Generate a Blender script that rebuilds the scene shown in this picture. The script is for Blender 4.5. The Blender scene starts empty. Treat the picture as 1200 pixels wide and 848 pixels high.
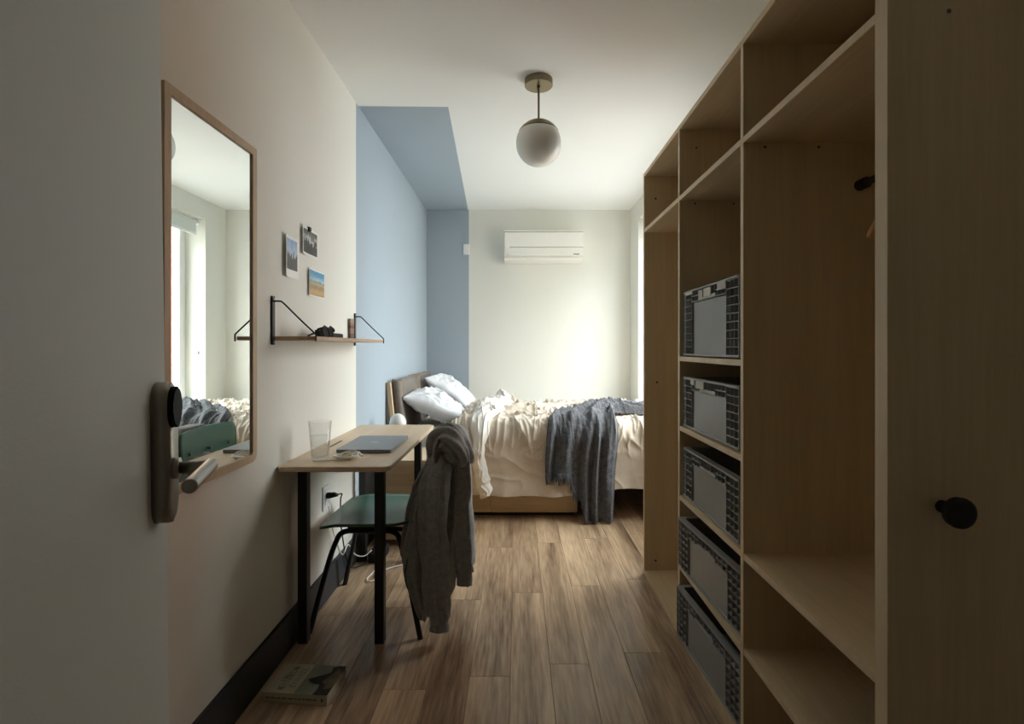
import bpy, bmesh, math, random
from mathutils import Vector, Matrix, noise
random.seed(7)
S = bpy.context.scene
C = S.collection
PI = math.pi

# ------------------------------------------------------------------ camera, light, exposure
CAMZ = 1.205
cd = bpy.data.cameras.new('camera'); cam = bpy.data.objects.new('camera', cd); C.objects.link(cam)
cam.location = (0, 0, CAMZ); cam.rotation_euler = (PI/2, 0, 0)
cd.sensor_width = 36; cd.lens = 36*605/1200; cd.clip_start = 0.02
cd.shift_x = -6/1200; cd.shift_y = -17/1200
S.camera = cam
S.view_settings.view_transform = 'Standard'; S.view_settings.look = 'None'
S.view_settings.gamma = 1; S.view_settings.use_curve_mapping = False
S.view_settings.exposure = 0.22
S.cycles.max_bounces = 24; S.cycles.diffuse_bounces = 16; S.cycles.glossy_bounces = 8   # follow the daylight deep into the room
w = bpy.data.worlds.new('overcast_sky'); S.world = w; w.use_nodes = True
bg = w.node_tree.nodes['Background']
bg.inputs[0].default_value = (0.95, 0.98, 1.0, 1)
# standard overcast sky: three times brighter at the zenith than at the horizon
SKY = 21.0
wn, wl = w.node_tree.nodes, w.node_tree.links
wt = wn.new('ShaderNodeTexCoord'); wsx = wn.new('ShaderNodeSeparateXYZ'); wl.new(wt.outputs['Generated'], wsx.inputs[0])
wmr = wn.new('ShaderNodeMapRange'); wmr.inputs[1].default_value = 0; wmr.inputs[2].default_value = 1
wmr.inputs[3].default_value = SKY/3; wmr.inputs[4].default_value = SKY
wl.new(wsx.outputs[2], wmr.inputs[0]); wl.new(wmr.outputs[0], bg.inputs[1])
# light portal in the window opening (guides sampling of the sky only)
pl = bpy.data.lights.new('window_right_offscreen', 'AREA'); pl.shape = 'RECTANGLE'; pl.size = 1.96; pl.size_y = 1.75
pl.cycles.is_portal = True
po = bpy.data.objects.new('window_right_offscreen', pl); C.objects.link(po)
po.location = (1.36, 3.915, 1.55); po.rotation_euler = (PI/2, 0, PI/2)

# ------------------------------------------------------------------ materials
def new_mat(name):
    m = bpy.data.materials.new(name); m.use_nodes = True
    return m, m.node_tree.nodes, m.node_tree.links, m.node_tree.nodes['Principled BSDF']

def srgb(r, g, b):
    f = lambda c: (c/255/12.92) if c/255 <= 0.04045 else ((c/255+0.055)/1.055)**2.4
    return (f(r), f(g), f(b), 1)

def plain(name, col, rough=0.6, metal=0.0, bump=0.0, bscale=60, var=0.0, vscale=5, spec=0.5, coat=0.0):
    m, N, L, P = new_mat(name)
    P.inputs['Base Color'].default_value = col
    P.inputs['Roughness'].default_value = rough
    P.inputs['Metallic'].default_value = metal
    P.inputs['Specular IOR Level'].default_value = spec
    P.inputs['Coat Weight'].default_value = coat
    tc = N.new('ShaderNodeTexCoord')
    if var > 0:
        n = N.new('ShaderNodeTexNoise'); n.inputs['Scale'].default_value = vscale; n.inputs['Detail'].default_value = 4
        L.new(tc.outputs['Object'], n.inputs['Vector'])
        mx = N.new('ShaderNodeMixRGB'); mx.blend_type = 'MULTIPLY'; mx.inputs[0].default_value = 1
        mx.inputs[1].default_value = col
        cr = N.new('ShaderNodeValToRGB'); cr.color_ramp.elements[0].position = 0.3; cr.color_ramp.elements[1].position = 0.7
        a = 1-var; cr.color_ramp.elements[0].color = (a, a, a, 1); cr.color_ramp.elements[1].color = (1, 1, 1, 1)
        L.new(n.outputs['Fac'], cr.inputs[0]); L.new(cr.outputs[0], mx.inputs[2]); L.new(mx.outputs[0], P.inputs['Base Color'])
    if bump > 0:
        n2 = N.new('ShaderNodeTexNoise'); n2.inputs['Scale'].default_value = bscale; n2.inputs['Detail'].default_value = 3
        L.new(tc.outputs['Object'], n2.inputs['Vector'])
        b = N.new('ShaderNodeBump'); b.inputs['Strength'].default_value = bump; b.inputs['Distance'].default_value = 0.01
        L.new(n2.outputs['Fac'], b.inputs['Height']); L.new(b.outputs[0], P.inputs['Normal'])
    return m

def wood(name, dark, light, axis='Z', rough=0.5, fine=60, stretch=18, rnd=0.0, contrast=(0.35, 0.68), bump=0.08, knots=False):
    """Grain runs along axis; colour from stretched noise in object space."""
    m, N, L, P = new_mat(name)
    P.inputs['Roughness'].default_value = rough
    tc = N.new('ShaderNodeTexCoord'); mp = N.new('ShaderNodeMapping')
    sc = [1.0, 1.0, 1.0]; sc['XYZ'.index(axis)] = 1.0/stretch
    mp.inputs['Scale'].default_value = sc
    oi = N.new('ShaderNodeObjectInfo')
    mul = N.new('ShaderNodeMath'); mul.operation = 'MULTIPLY'; mul.inputs[1].default_value = 57.3
    L.new(oi.outputs['Random'], mul.inputs[0])
    cmb = N.new('ShaderNodeCombineXYZ'); 
    for i in range(3): L.new(mul.outputs[0], cmb.inputs[i])
    add = N.new('ShaderNodeVectorMath'); add.operation = 'ADD'
    L.new(tc.outputs['Object'], add.inputs[0]); L.new(cmb.outputs[0], add.inputs[1])
    L.new(add.outputs[0], mp.inputs['Vector'])
    n1 = N.new('ShaderNodeTexNoise'); n1.inputs['Scale'].default_value = fine/6; n1.inputs['Detail'].default_value = 5
    n1.inputs['Distortion'].default_value = 0.6
    n2 = N.new('ShaderNodeTexNoise'); n2.inputs['Scale'].default_value = fine*2.2; n2.inputs['Detail'].default_value = 3
    L.new(mp.outputs[0], n1.inputs['Vector']); L.new(mp.outputs[0], n2.inputs['Vector'])
    mixf = N.new('ShaderNodeMath'); mixf.operation = 'MULTIPLY_ADD'; mixf.inputs[1].default_value = 0.35
    L.new(n2.outputs['Fac'], mixf.inputs[0])
    sc2 = N.new('ShaderNodeMath'); sc2.operation = 'MULTIPLY'; sc2.inputs[1].default_value = 0.65
    L.new(n1.outputs['Fac'], sc2.inputs[0]); L.new(sc2.outputs[0], mixf.inputs[2])
    cr = N.new('ShaderNodeValToRGB')
    cr.color_ramp.elements[0].position = contrast[0]; cr.color_ramp.elements[1].position = contrast[1]
    cr.color_ramp.elements[0].color = dark; cr.color_ramp.elements[1].color = light
    L.new(mixf.outputs[0], cr.inputs[0])
    out = cr.outputs[0]
    if rnd > 0:
        mr = N.new('ShaderNodeMapRange'); mr.inputs[3].default_value = 1-rnd; mr.inputs[4].default_value = 1+rnd
        L.new(oi.outputs['Random'], mr.inputs[0])
        vm = N.new('ShaderNodeVectorMath'); vm.operation = 'SCALE'
        L.new(out, vm.inputs[0]); L.new(mr.outputs[0], vm.inputs['Scale']); out = vm.outputs[0]
    L.new(out, P.inputs['Base Color'])
    b = N.new('ShaderNodeBump'); b.inputs['Strength'].default_value = bump; b.inputs['Distance'].default_value = 0.004
    L.new(n2.outputs['Fac'], b.inputs['Height']); L.new(b.outputs[0], P.inputs['Normal'])
    return m

def fabric(name, col, col2, weave=500, rough=0.95, bump=0.25, var=8, sheen=0.2):
    m, N, L, P = new_mat(name)
    P.inputs['Roughness'].default_value = rough; P.inputs['Sheen Weight'].default_value = sheen
    P.inputs['Specular IOR Level'].default_value = 0.2
    tc = N.new('ShaderNodeTexCoord')
    n = N.new('ShaderNodeTexNoise'); n.inputs['Scale'].default_value = weave/3; n.inputs['Detail'].default_value = 2
    L.new(tc.outputs['Object'], n.inputs['Vector'])
    n3 = N.new('ShaderNodeTexNoise'); n3.inputs['Scale'].default_value = var; n3.inputs['Detail'].default_value = 4
    L.new(tc.outputs['Object'], n3.inputs['Vector'])
    av = N.new('ShaderNodeMath'); av.operation = 'ADD'; L.new(n.outputs['Fac'], av.inputs[0]); L.new(n3.outputs['Fac'], av.inputs[1])
    cr = N.new('ShaderNodeValToRGB'); cr.color_ramp.elements[0].position = 0.35; cr.color_ramp.elements[1].position = 0.65
    hv = N.new('ShaderNodeMath'); hv.operation = 'MULTIPLY'; hv.inputs[1].default_value = 0.5
    L.new(av.outputs[0], hv.inputs[0]); L.new(hv.outputs[0], cr.inputs[0])
    cr.color_ramp.elements[0].color = col; cr.color_ramp.elements[1].color = col2
    L.new(cr.outputs[0], P.inputs['Base Color'])
    b = N.new('ShaderNodeBump'); b.inputs['Strength'].default_value = bump; b.inputs['Distance'].default_value = 0.002
    L.new(n.outputs['Fac'], b.inputs['Height']); L.new(b.outputs[0], P.inputs['Normal'])
    return m

def thin_glass(name, tint=(1, 1, 1, 1), refl=0.08):
    m, N, L, P = new_mat(name)
    N.remove(P); out = N['Material Output']
    t = N.new('ShaderNodeBsdfTransparent'); t.inputs[0].default_value = tint
    g = N.new('ShaderNodeBsdfGlossy'); g.inputs['Roughness'].default_value = 0.01
    lw = N.new('ShaderNodeLayerWeight'); lw.inputs[0].default_value = 0.5
    pw_ = N.new('ShaderNodeMath'); pw_.operation = 'POWER'; pw_.inputs[1].default_value = 4.0; L.new(lw.outputs['Facing'], pw_.inputs[0])
    ma = N.new('ShaderNodeMath'); ma.operation = 'MULTIPLY_ADD'; ma.inputs[1].default_value = 0.75; ma.inputs[2].default_value = 0.04; L.new(pw_.outputs[0], ma.inputs[0])
    mx = N.new('ShaderNodeMixShader'); L.new(ma.outputs[0], mx.inputs[0]); L.new(t.outputs[0], mx.inputs[1]); L.new(g.outputs[0], mx.inputs[2])
    L.new(mx.outputs[0], out.inputs['Surface'])
    return m

def brick_mat(name):
    m, N, L, P = new_mat(name)
    tc = N.new('ShaderNodeTexCoord'); mp = N.new('ShaderNodeMapping'); mp.inputs['Rotation'].default_value = (PI/2, 0, 0)
    L.new(tc.outputs['Object'], mp.inputs['Vector'])
    b = N.new('ShaderNodeTexBrick'); b.inputs['Scale'].default_value = 4
    b.inputs['Color1'].default_value = srgb(165, 105, 85); b.inputs['Color2'].default_value = srgb(185, 130, 105); b.inputs['Mortar'].default_value = srgb(190, 180, 170)
    L.new(mp.outputs[0], b.inputs['Vector']); L.new(b.outputs['Color'], P.inputs['Base Color']); P.inputs['Roughness'].default_value = 0.9
    return m

def photo_mat(name, kind):
    """Flat photographic print: sky above, skyline or dunes below (object z runs 0..1 by size)."""
    m, N, L, P = new_mat(name)
    P.inputs['Roughness'].default_value = 0.35
    tc = N.new('ShaderNodeTexCoord'); sp = N.new('ShaderNodeSeparateXYZ'); L.new(tc.outputs['Generated'], sp.inputs[0])
    cr = N.new('ShaderNodeValToRGB'); e = cr.color_ramp.elements
    n = N.new('ShaderNodeTexNoise'); n.inputs['Detail'].default_value = 5
    mp = N.new('ShaderNodeMapping'); L.new(tc.outputs['Generated'], mp.inputs[0]); L.new(mp.outputs[0], n.inputs['Vector'])
    add = N.new('ShaderNodeMath'); add.operation = 'MULTIPLY_ADD'; L.new(n.outputs['Fac'], add.inputs[0])
    L.new(sp.outputs[2], add.inputs[2]); 
    if kind == 'dunes':
        n.inputs['Scale'].default_value = 7; mp.inputs['Scale'].default_value = (1, 1, 2); add.inputs[1].default_value = 0.3
        e[0].position = 0.0; e[0].color = srgb(150, 120, 80); e[1].position = 1.15; e[1].color = srgb(70, 150, 200)
        for p, c in ((0.3, (205, 165, 105)), (0.5, (150, 125, 85)), (0.66, (190, 175, 140)), (0.72, (120, 130, 120)), (0.78, (175, 210, 225)), (0.98, (75, 150, 195))):
            k = e.new(p); k.color = srgb(*c)
    elif kind == 'skyline':
        n.inputs['Scale'].default_value = 5; mp.inputs['Scale'].default_value = (1, 2.6, 0.5); add.inputs[1].default_value = -0.9
        e[0].position = 0.0; e[0].color = srgb(60, 60, 62); e[1].position = 0.62; e[1].color = srgb(120, 150, 190)
        for p, c in ((0.02, (95, 95, 92)), (0.05, (70, 72, 74)), (0.09, (185, 200, 215)), (0.25, (160, 185, 215))):
            k = e.new(p); k.color = srgb(*c)
    else:
        n.inputs['Scale'].default_value = 6; mp.inputs['Scale'].default_value = (1, 1.8, 0.5); add.inputs[1].default_value = -0.9
        e[0].position = 0.0; e[0].color = srgb(35, 35, 35); e[1].position = 0.55; e[1].color = srgb(70, 70, 70)
        for p, c in ((0.03, (75, 75, 75)), (0.07, (45, 45, 45)), (0.1, (185, 185, 183)), (0.2, (200, 200, 198)), (0.27, (120, 120, 120)), (0.4, (90, 90, 90))):
            k = e.new(p); k.color = srgb(*c)
    L.new(add.outputs[0], cr.inputs[0]); L.new(cr.outputs[0], P.inputs['Base Color'])
    return m

M = {}
M['wall'] = plain('white_wall_paint', srgb(230, 229, 222), 0.85, bump=0.05, bscale=220, spec=0.2)
M['ceil'] = plain('white_ceiling_paint', srgb(240, 240, 238), 0.9, bump=0.04, bscale=200, spec=0.2)
M['blue'] = plain('dusty_blue_paint', srgb(166, 178, 189), 0.85, bump=0.05, bscale=220, spec=0.2)
M['trimwhite'] = plain('white_gloss_trim', srgb(232, 232, 230), 0.4)
M['black_base'] = plain('charcoal_baseboard_paint', srgb(42, 46, 52), 0.5)
M['plank'] = wood('oak_look_plank', srgb(98, 74, 56), srgb(222, 192, 158), 'Y', rough=0.30, fine=40, stretch=14, rnd=0.07, contrast=(0.32, 0.70), bump=0.10)
M['gap'] = plain('brown_underlay', srgb(150, 122, 98), 0.8)
M['birch_v'] = wood('pale_birch_veneer_upright', srgb(194, 171, 134), srgb(218, 198, 163), 'Z', fine=45, stretch=20, contrast=(0.3, 0.7))
M['birch_h'] = wood('pale_birch_veneer_shelf', srgb(194, 171, 134), srgb(218, 198, 163), 'Y', fine=45, stretch=20, contrast=(0.3, 0.7))
M['birch_edge'] = wood('pale_edge_band', srgb(206, 184, 150), srgb(224, 204, 172), 'Z', fine=40, stretch=20)
M['desk'] = wood('oak_desktop', srgb(200, 177, 147), srgb(222, 203, 176), 'Y', fine=45, stretch=20, rough=0.42)
M['bedwood'] = wood('oak_bed_base', srgb(176, 148, 110), srgb(206, 180, 142), 'X', fine=40, stretch=20)
M['bedwood_z'] = wood('oak_headboard_post', srgb(196, 168, 132), srgb(220, 196, 162), 'Z', fine=40, stretch=20)
M['mirrorwood'] = wood('pale_oak_mirror_frame', srgb(178, 157, 128), srgb(202, 183, 154), 'Z', fine=40, stretch=20)
M['shelfwood'] = wood('walnut_end_shelf', srgb(168, 140, 110), srgb(198, 172, 142), 'Y', fine=40, stretch=20)
M['black'] = plain('black_powder_coat', srgb(24, 25, 26), 0.45)
M['black_matte'] = plain('matte_black', srgb(18, 19, 24), 0.7)
M['door'] = plain('pale_grey_door_paint', srgb(224, 229, 231), 0.55, bump=0.06, bscale=300)
M['steel'] = plain('brushed_steel', srgb(160, 156, 148), 0.32, 1.0, bump=0.03, bscale=120)
M['steel_dark'] = plain('dark_steel', srgb(92, 88, 82), 0.4, 1.0)
M['reader'] = plain('black_reader', srgb(12, 12, 17), 0.6, spec=0.1)
M['green'] = plain('bottle_green_laminate', srgb(82, 118, 103), 0.28, var=0.12, vscale=6)
M['hole'] = plain('dark_brown_hole_shade', srgb(52, 40, 28), 0.6)  # dark colour stands in for the shade inside screw holes
M['crate'] = plain('grey_crate_plastic', srgb(150, 151, 148), 0.42, var=0.08, vscale=9)
M['sticker'] = plain('torn_white_sticker', srgb(205, 202, 192), 0.8)
M['linen'] = fabric('oatmeal_linen', srgb(188, 175, 159), srgb(208, 196, 182), bump=0.12)
M['linen_white'] = fabric('pale_linen_reverse', srgb(208, 202, 194), srgb(222, 217, 210), bump=0.12)
M['cotton'] = fabric('white_cotton', srgb(212, 213, 218), srgb(224, 225, 229), bump=0.08)
M['sheet'] = fabric('white_sheet', srgb(225, 222, 216), srgb(236, 233, 228), bump=0.08)
M['throw'] = fabric('charcoal_knit', srgb(60, 61, 65), srgb(100, 101, 106), weave=260, bump=0.6, var=30)
M['hoodie'] = fabric('grey_marl_jersey', srgb(128, 128, 128), srgb(160, 160, 160), weave=420, bump=0.35, var=40)
M['hoodie_rib'] = fabric('grey_rib_knit', srgb(132, 132, 134), srgb(164, 164, 166), weave=300, bump=0.5, var=40)
M['leather'] = fabric('taupe_upholstery', srgb(104, 96, 90), srgb(128, 120, 112), bump=0.2)
M['strap'] = plain('tan_strap', srgb(170, 130, 86), 0.6)
M['opal'] = plain('opal_glass', srgb(236, 236, 232), 0.25)
M['brass'] = plain('aged_brass', srgb(140, 128, 104), 0.42, 1.0)
M['ac'] = plain('white_appliance_plastic', srgb(236, 234, 228), 0.35)
M['ac_gap'] = plain('grey_indicator_print', srgb(120, 118, 110), 0.7)
M['white_plastic'] = plain('white_plastic', srgb(238, 238, 238), 0.35)
M['laptop'] = plain('slate_aluminium', srgb(134, 139, 147), 0.42, 0.15)
M['logo'] = plain('pale_emblem', srgb(150, 165, 172), 0.3)
M['cable'] = plain('white_cable', srgb(236, 233, 226), 0.5)
M['glass'] = thin_glass('clear_tumbler_glass', (0.985, 0.99, 0.99, 1))
M['water'] = thin_glass('water', (0.975, 0.985, 0.985, 1))
M['pane'] = thin_glass('window_glass', (0.97, 0.99, 0.98, 1))
m_, N_, L_, P_ = new_mat('mirror_silver'); P_.inputs['Metallic'].default_value = 1; P_.inputs['Roughness'].default_value = 0.0
P_.inputs['Base Color'].default_value = (0.86, 0.9, 0.88, 1); M['mirror'] = m_
M['paper'] = plain('book_paper', srgb(200, 192, 172), 0.85, bump=0.2, bscale=400)
M['cover'] = plain('cream_book_cover', srgb(186, 182, 160), 0.55)
M['cover_green'] = plain('sage_cover_picture', srgb(140, 148, 130), 0.55, var=0.2, vscale=14)
M['cover_dark'] = plain('dark_cover_rocks', srgb(48, 42, 40), 0.6, var=0.5, vscale=60)
M['cover_rock'] = plain('brown_cover_rock', srgb(118, 102, 80), 0.6, var=0.5, vscale=40)
M['ink'] = plain('dark_print', srgb(86, 78, 68), 0.6)
M['blind'] = plain('white_roller_blind', srgb(214, 220, 216), 0.9)
M['brick'] = brick_mat('red_brick')
M['facade'] = plain('pale_render', srgb(170, 165, 156), 0.9)
M['street'] = plain('pale_concrete', srgb(150, 150, 147), 0.9)
M['hangerwood'] = wood('orange_beech', srgb(190, 140, 88), srgb(215, 168, 112), 'X', fine=40)
M['bandA'] = plain('tin_beige', srgb(150, 136, 114), 0.5); M['bandB'] = plain('tin_red', srgb(140, 92, 78), 0.5); M['bandC'] = plain('tin_dark', srgb(80, 62, 58), 0.5)
M['ph_sky'] = photo_mat('print_skyline', 'skyline'); M['ph_bw'] = photo_mat('print_bw_towers', 'bw'); M['ph_dune'] = photo_mat('print_dunes', 'dunes')
M['photo_white'] = plain('photo_paper', srgb(238, 238, 236), 0.5)

# ------------------------------------------------------------------ helpers
W = {}   # object name -> world position of its origin

def root(name, loc, label, cat, group=None, rotz=0):
    o = bpy.data.objects.new(name, None); C.objects.link(o); o.empty_display_size = 0.05
    o.location = loc; o.rotation_euler = (0, 0, rotz)
    o['label'] = label; o['category'] = cat
    if group: o['group'] = group
    W[o.name] = Vector(loc)
    return o

def tag(o, label, cat, group=None):
    o['label'] = label; o['category'] = cat
    if group: o['group'] = group
    return o

def obj(name, bm, mat, parent=None, smooth=False, local=False, label=None, kind=None):
    """One mesh object; bm in world coordinates (or in the parent's frame when local)."""
    bmesh.ops.recalc_face_normals(bm, faces=bm.faces)
    lo = Vector((1e9,)*3); hi = Vector((-1e9,)*3)
    for v in bm.verts:
        for i in range(3):
            lo[i] = min(lo[i], v.co[i]); hi[i] = max(hi[i], v.co[i])
    org = Vector(((lo.x+hi.x)/2, (lo.y+hi.y)/2, lo.z))
    bmesh.ops.translate(bm, verts=bm.verts, vec=-org)
    me = bpy.data.meshes.new(name); bm.to_mesh(me); bm.free()
    for mm in (mat if isinstance(mat, (list, tuple)) else [mat]): me.materials.append(M[mm])
    if smooth:
        for p in me.polygons: p.use_smooth = True
    o = bpy.data.objects.new(name, me); C.objects.link(o)
    if parent is not None:
        o.parent = parent
        o.location = org if local else org - W[parent.name]
        W[o.name] = org if not local else W[parent.name] + org
    else:
        o.location = org; W[o.name] = org
    if label: o['label'] = label
    if kind: o['kind'] = kind
    return o

def struct(name, bm, mat, parent=None, smooth=False):
    o = obj(name, bm, mat, parent, smooth)
    o['kind'] = 'structure'
    return o

def box(bm, x0, x1, y0, y1, z0, z1, bev=0.0, seg=2, mi=0, mtx=None):
    r = bmesh.ops.create_cube(bm, size=1)
    vs = r['verts']
    for v in vs:
        v.co = Vector(((x0+x1)/2 + v.co.x*(x1-x0), (y0+y1)/2 + v.co.y*(y1-y0), (z0+z1)/2 + v.co.z*(z1-z0)))
    fs = set(f for v in vs for f in v.link_faces)
    for f in fs: f.material_index = mi
    if bev > 0:
        es = list(set(e for v in vs for e in v.link_edges))
        rr = bmesh.ops.bevel(bm, geom=es, offset=bev, segments=seg, affect='EDGES', profile=0.5)
        vs = list(set(v for f in rr['faces'] for v in f.verts) | set(v for v in vs if v.is_valid))
    if mtx is not None: bmesh.ops.transform(bm, matrix=mtx, verts=[v for v in vs if v.is_valid])
    return vs

def B(*a, **k):
    bm = bmesh.new(); box(bm, *a, **k); return bm

def tube(bm, pts, r, n=10, cap=True):
    """Sweep a circle along a polyline; r may be a list."""
    pts = [Vector(p) for p in pts]; rings = []
    up = None
    for i, p in enumerate(pts):
        d = (pts[min(i+1, len(pts)-1)] - pts[max(i-1, 0)]).normalized()
        if up is None:
            up = Vector((0, 0, 1)) if abs(d.z) < 0.9 else Vector((1, 0, 0))
        s = d.cross(up).normalized(); up = s.cross(d).normalized()
        rr = r[i] if isinstance(r, (list, tuple)) else r
        rings.append([bm.verts.new(p + (s*math.cos(2*PI*k/n) + up*math.sin(2*PI*k/n))*rr) for k in range(n)])
    for a, b in zip(rings, rings[1:]):
        for k in range(n): bm.faces.new((a[k], a[(k+1) % n], b[(k+1) % n], b[k]))
    if cap:
        bm.faces.new(rings[0][::-1]); bm.faces.new(rings[-1])

def bez(p, n=8):
    """Catmull-Rom through points."""
    p = [Vector(q) for q in p]; out = []
    for i in range(len(p)-1):
        a, b, c, d = p[max(i-1, 0)], p[i], p[i+1], p[min(i+2, len(p)-1)]
        for k in range(n):
            t = k/n
            out.append(0.5*((2*b) + (c-a)*t + (2*a-5*b+4*c-d)*t*t + (3*b-a-3*c+d)*t**3))
    out.append(p[-1]); return out

def lathe(bm, prof, cx, cy, n=32, cap=True):
    """Revolve (r, z) pairs about the vertical axis at cx, cy."""
    rings = []
    for r, z in prof:
        rings.append([bm.verts.new((cx + r*math.cos(2*PI*k/n), cy + r*math.sin(2*PI*k/n), z)) for k in range(n)])
    for a, b in zip(rings, rings[1:]):
        for k in range(n): bm.faces.new((a[k], a[(k+1) % n], b[(k+1) % n], b[k]))
    if cap:
        bm.faces.new(rings[0][::-1]); bm.faces.new(rings[-1])

def grid(bm, f, nu, nv, closed_u=False):
    vs = [[bm.verts.new(f(i/(nu-(0 if closed_u else 1)), j/(nv-1))) for i in range(nu)] for j in range(nv)]
    for j in range(nv-1):
        for i in range(nu if closed_u else nu-1):
            k = (i+1) % nu
            bm.faces.new((vs[j][i], vs[j][k], vs[j+1][k], vs[j+1][i]))
    return vs

def roundrect(x0, x1, y0, y1, r, n=6):
    """Outline of a rounded rectangle, counter-clockwise; r one radius or four (x0y0, x1y0, x1y1, x0y1)."""
    rs = r if isinstance(r, (list, tuple)) else [r]*4
    out = []
    for (cx, cy, a0), q in zip(((x0, y0, PI), (x1, y0, 1.5*PI), (x1, y1, 0), (x0, y1, 0.5*PI)), rs):
        ox = cx + (q if cx == x0 else -q); oy = cy + (q if cy == y0 else -q)
        for k in range(n+1):
            a = a0 + k/n*PI/2
            out.append((ox + q*math.cos(a), oy + q*math.sin(a)))
    return out

def extrude_poly(bm, pts3a, pts3b):
    a = [bm.verts.new(p) for p in pts3a]; b = [bm.verts.new(p) for p in pts3b]
    n = len(a)
    bm.faces.new(a[::-1]); bm.faces.new(b)
    for k in range(n): bm.faces.new((a[k], a[(k+1) % n], b[(k+1) % n], b[k]))
    return a, b

def nz(x, y, z=0.0): return noise.noise(Vector((x, y, z)))
def ridge(x, y, z=0.0): return max(0.0, 1-abs(noise.noise(Vector((x, y, z))))*2.2)
def sm(a, b, x):
    t = max(0.0, min(1.0, (x-a)/(b-a))); return t*t*(3-2*t)

# ------------------------------------------------------------------ the room
XL, XR, XRN, YB, ZC = -0.919, 1.15, 1.31, 5.243, 2.60
YF = -0.02      # inner face of the entrance wall
YJ = 2.83       # where the right wall steps in towards the window
# floor with separate planks
fl = struct('floor', B(XL-0.1, XRN+0.1, -0.14, YB+0.1, -0.06, -0.008), 'gap')
pw, plen = 0.149, 1.22
row = 0; x = XL
while x < XRN:
    x1 = min(x+pw, XRN)
    y = YF - 0.1 - ((row*0.47) % 1.0)*plen
    while y < YB:
        y0, y1 = max(y, YF-0.12), min(y+plen, YB)
        if y1 - y0 > 0.03:
            bm = B(x+0.0005, x1-0.0005, y0+0.0005, y1-0.0005, -0.008, 0.0, bev=0.0011, seg=1)
            obj('plank', bm, 'plank', fl)
        y += plen
    row += 1; x += pw
# ceiling, with the painted blue field
bm = bmesh.new()
P_near, P_nr, P_far = 2.985, (-0.400, 2.995), (-0.498, YB)
def face(bm, pts, mi):
    f = bm.faces.new([bm.verts.new(p) for p in pts]); f.material_index = mi
zc = ZC
face(bm, [(XL, YF-0.1, zc), (XRN, YF-0.1, zc), (XRN, P_near, zc), (XL, P_near, zc)], 0)
face(bm, [(XL, P_near, zc), (P_nr[0], P_nr[1], zc), (P_far[0], P_far[1], zc), (XL, YB, zc)], 1)
face(bm, [(P_nr[0], P_nr[1], zc), (XL, P_near, zc), (XRN, P_near, zc), (XRN, YB, zc), (P_far[0], P_far[1], zc)], 0)
box(bm, XL-0.1, XRN+0.1, YF-0.12, YB+0.1, ZC+0.002, ZC+0.12)
struct('ceiling', bm, ['ceil', 'blue'])
# left wall: white then blue
bm = bmesh.new()
box(bm, XL-0.1, XL, YF-0.12, 2.945, 0, ZC, mi=0)
box(bm, XL-0.1, XL, 2.945, YB+0.1, 0, ZC, mi=1)
struct('wall_left', bm, ['wall', 'blue'])
# back wall: blue strip then white
bm = bmesh.new()
box(bm, XL, -0.490, YB, YB+0.1, 0, ZC, mi=1)
box(bm, -0.490, XRN+0.1, YB, YB+0.1, 0, ZC, mi=0)
struct('wall_back', bm, ['wall', 'blue'])
# right wall with the window opening
WY0, WY1, WZ0, WZ1, XO = 2.93, 4.90, 0.68, 2.42, 1.41
bm = bmesh.new()
box(bm, XRN, XO, YF-0.12, YJ, 0, ZC)
box(bm, XR, XO, YJ, WY0, 0, ZC)
box(bm, XR, XO, WY1, YB, 0, ZC)
box(bm, XR, XO, WY0, WY1, 0, WZ0)
box(bm, XR, XO, WY0, WY1, WZ1, ZC)
struct('wall_right', bm, 'wall')
# entrance wall behind the camera, doorway open to the hallway
DX0, DX1 = -0.31, 0.64
bm = bmesh.new()
box(bm, XL, DX0, YF-0.12, YF, 0, ZC); box(bm, DX1, XRN, YF-0.12, YF, 0, ZC); box(bm, DX0, DX1, YF-0.12, YF, 2.12, ZC)
struct('wall_front', bm, 'wall')
bm = bmesh.new()
box(bm, -1.6, -1.5, -1.6, YF-0.12, 0, ZC); box(bm, 1.8, 1.9, -1.6, YF-0.12, 0, ZC); box(bm, -1.6, 1.9, -1.7, -1.6, 0, ZC)
box(bm, -1.5, XL, YF-0.13, YF-0.12, 0, ZC); box(bm, XRN, 1.8, YF-0.13, YF-0.12, 0, ZC)
box(bm, -1.6, 1.9, -1.7, YF-0.12, ZC, ZC+0.1)
struct('wall_hallway', bm, 'wall')
struct('floor_hallway', B(-1.6, 1.9, -1.7, -0.14, -0.06, 0), 'street')
# baseboards
bm = B(XL, XL+0.016, YF, YB, 0, 0.145, bev=0.003)
struct('baseboard_left', bm, 'black_base')
bm = B(XL+0.016, XR, YB-0.016, YB, 0, 0.145, bev=0.003); struct('baseboard_back', bm, 'black_base')
bm = B(XR-0.016, XR, YJ+0.02, YB-0.016, 0, 0.145, bev=0.003); struct('baseboard_right', bm, 'black_base')

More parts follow.
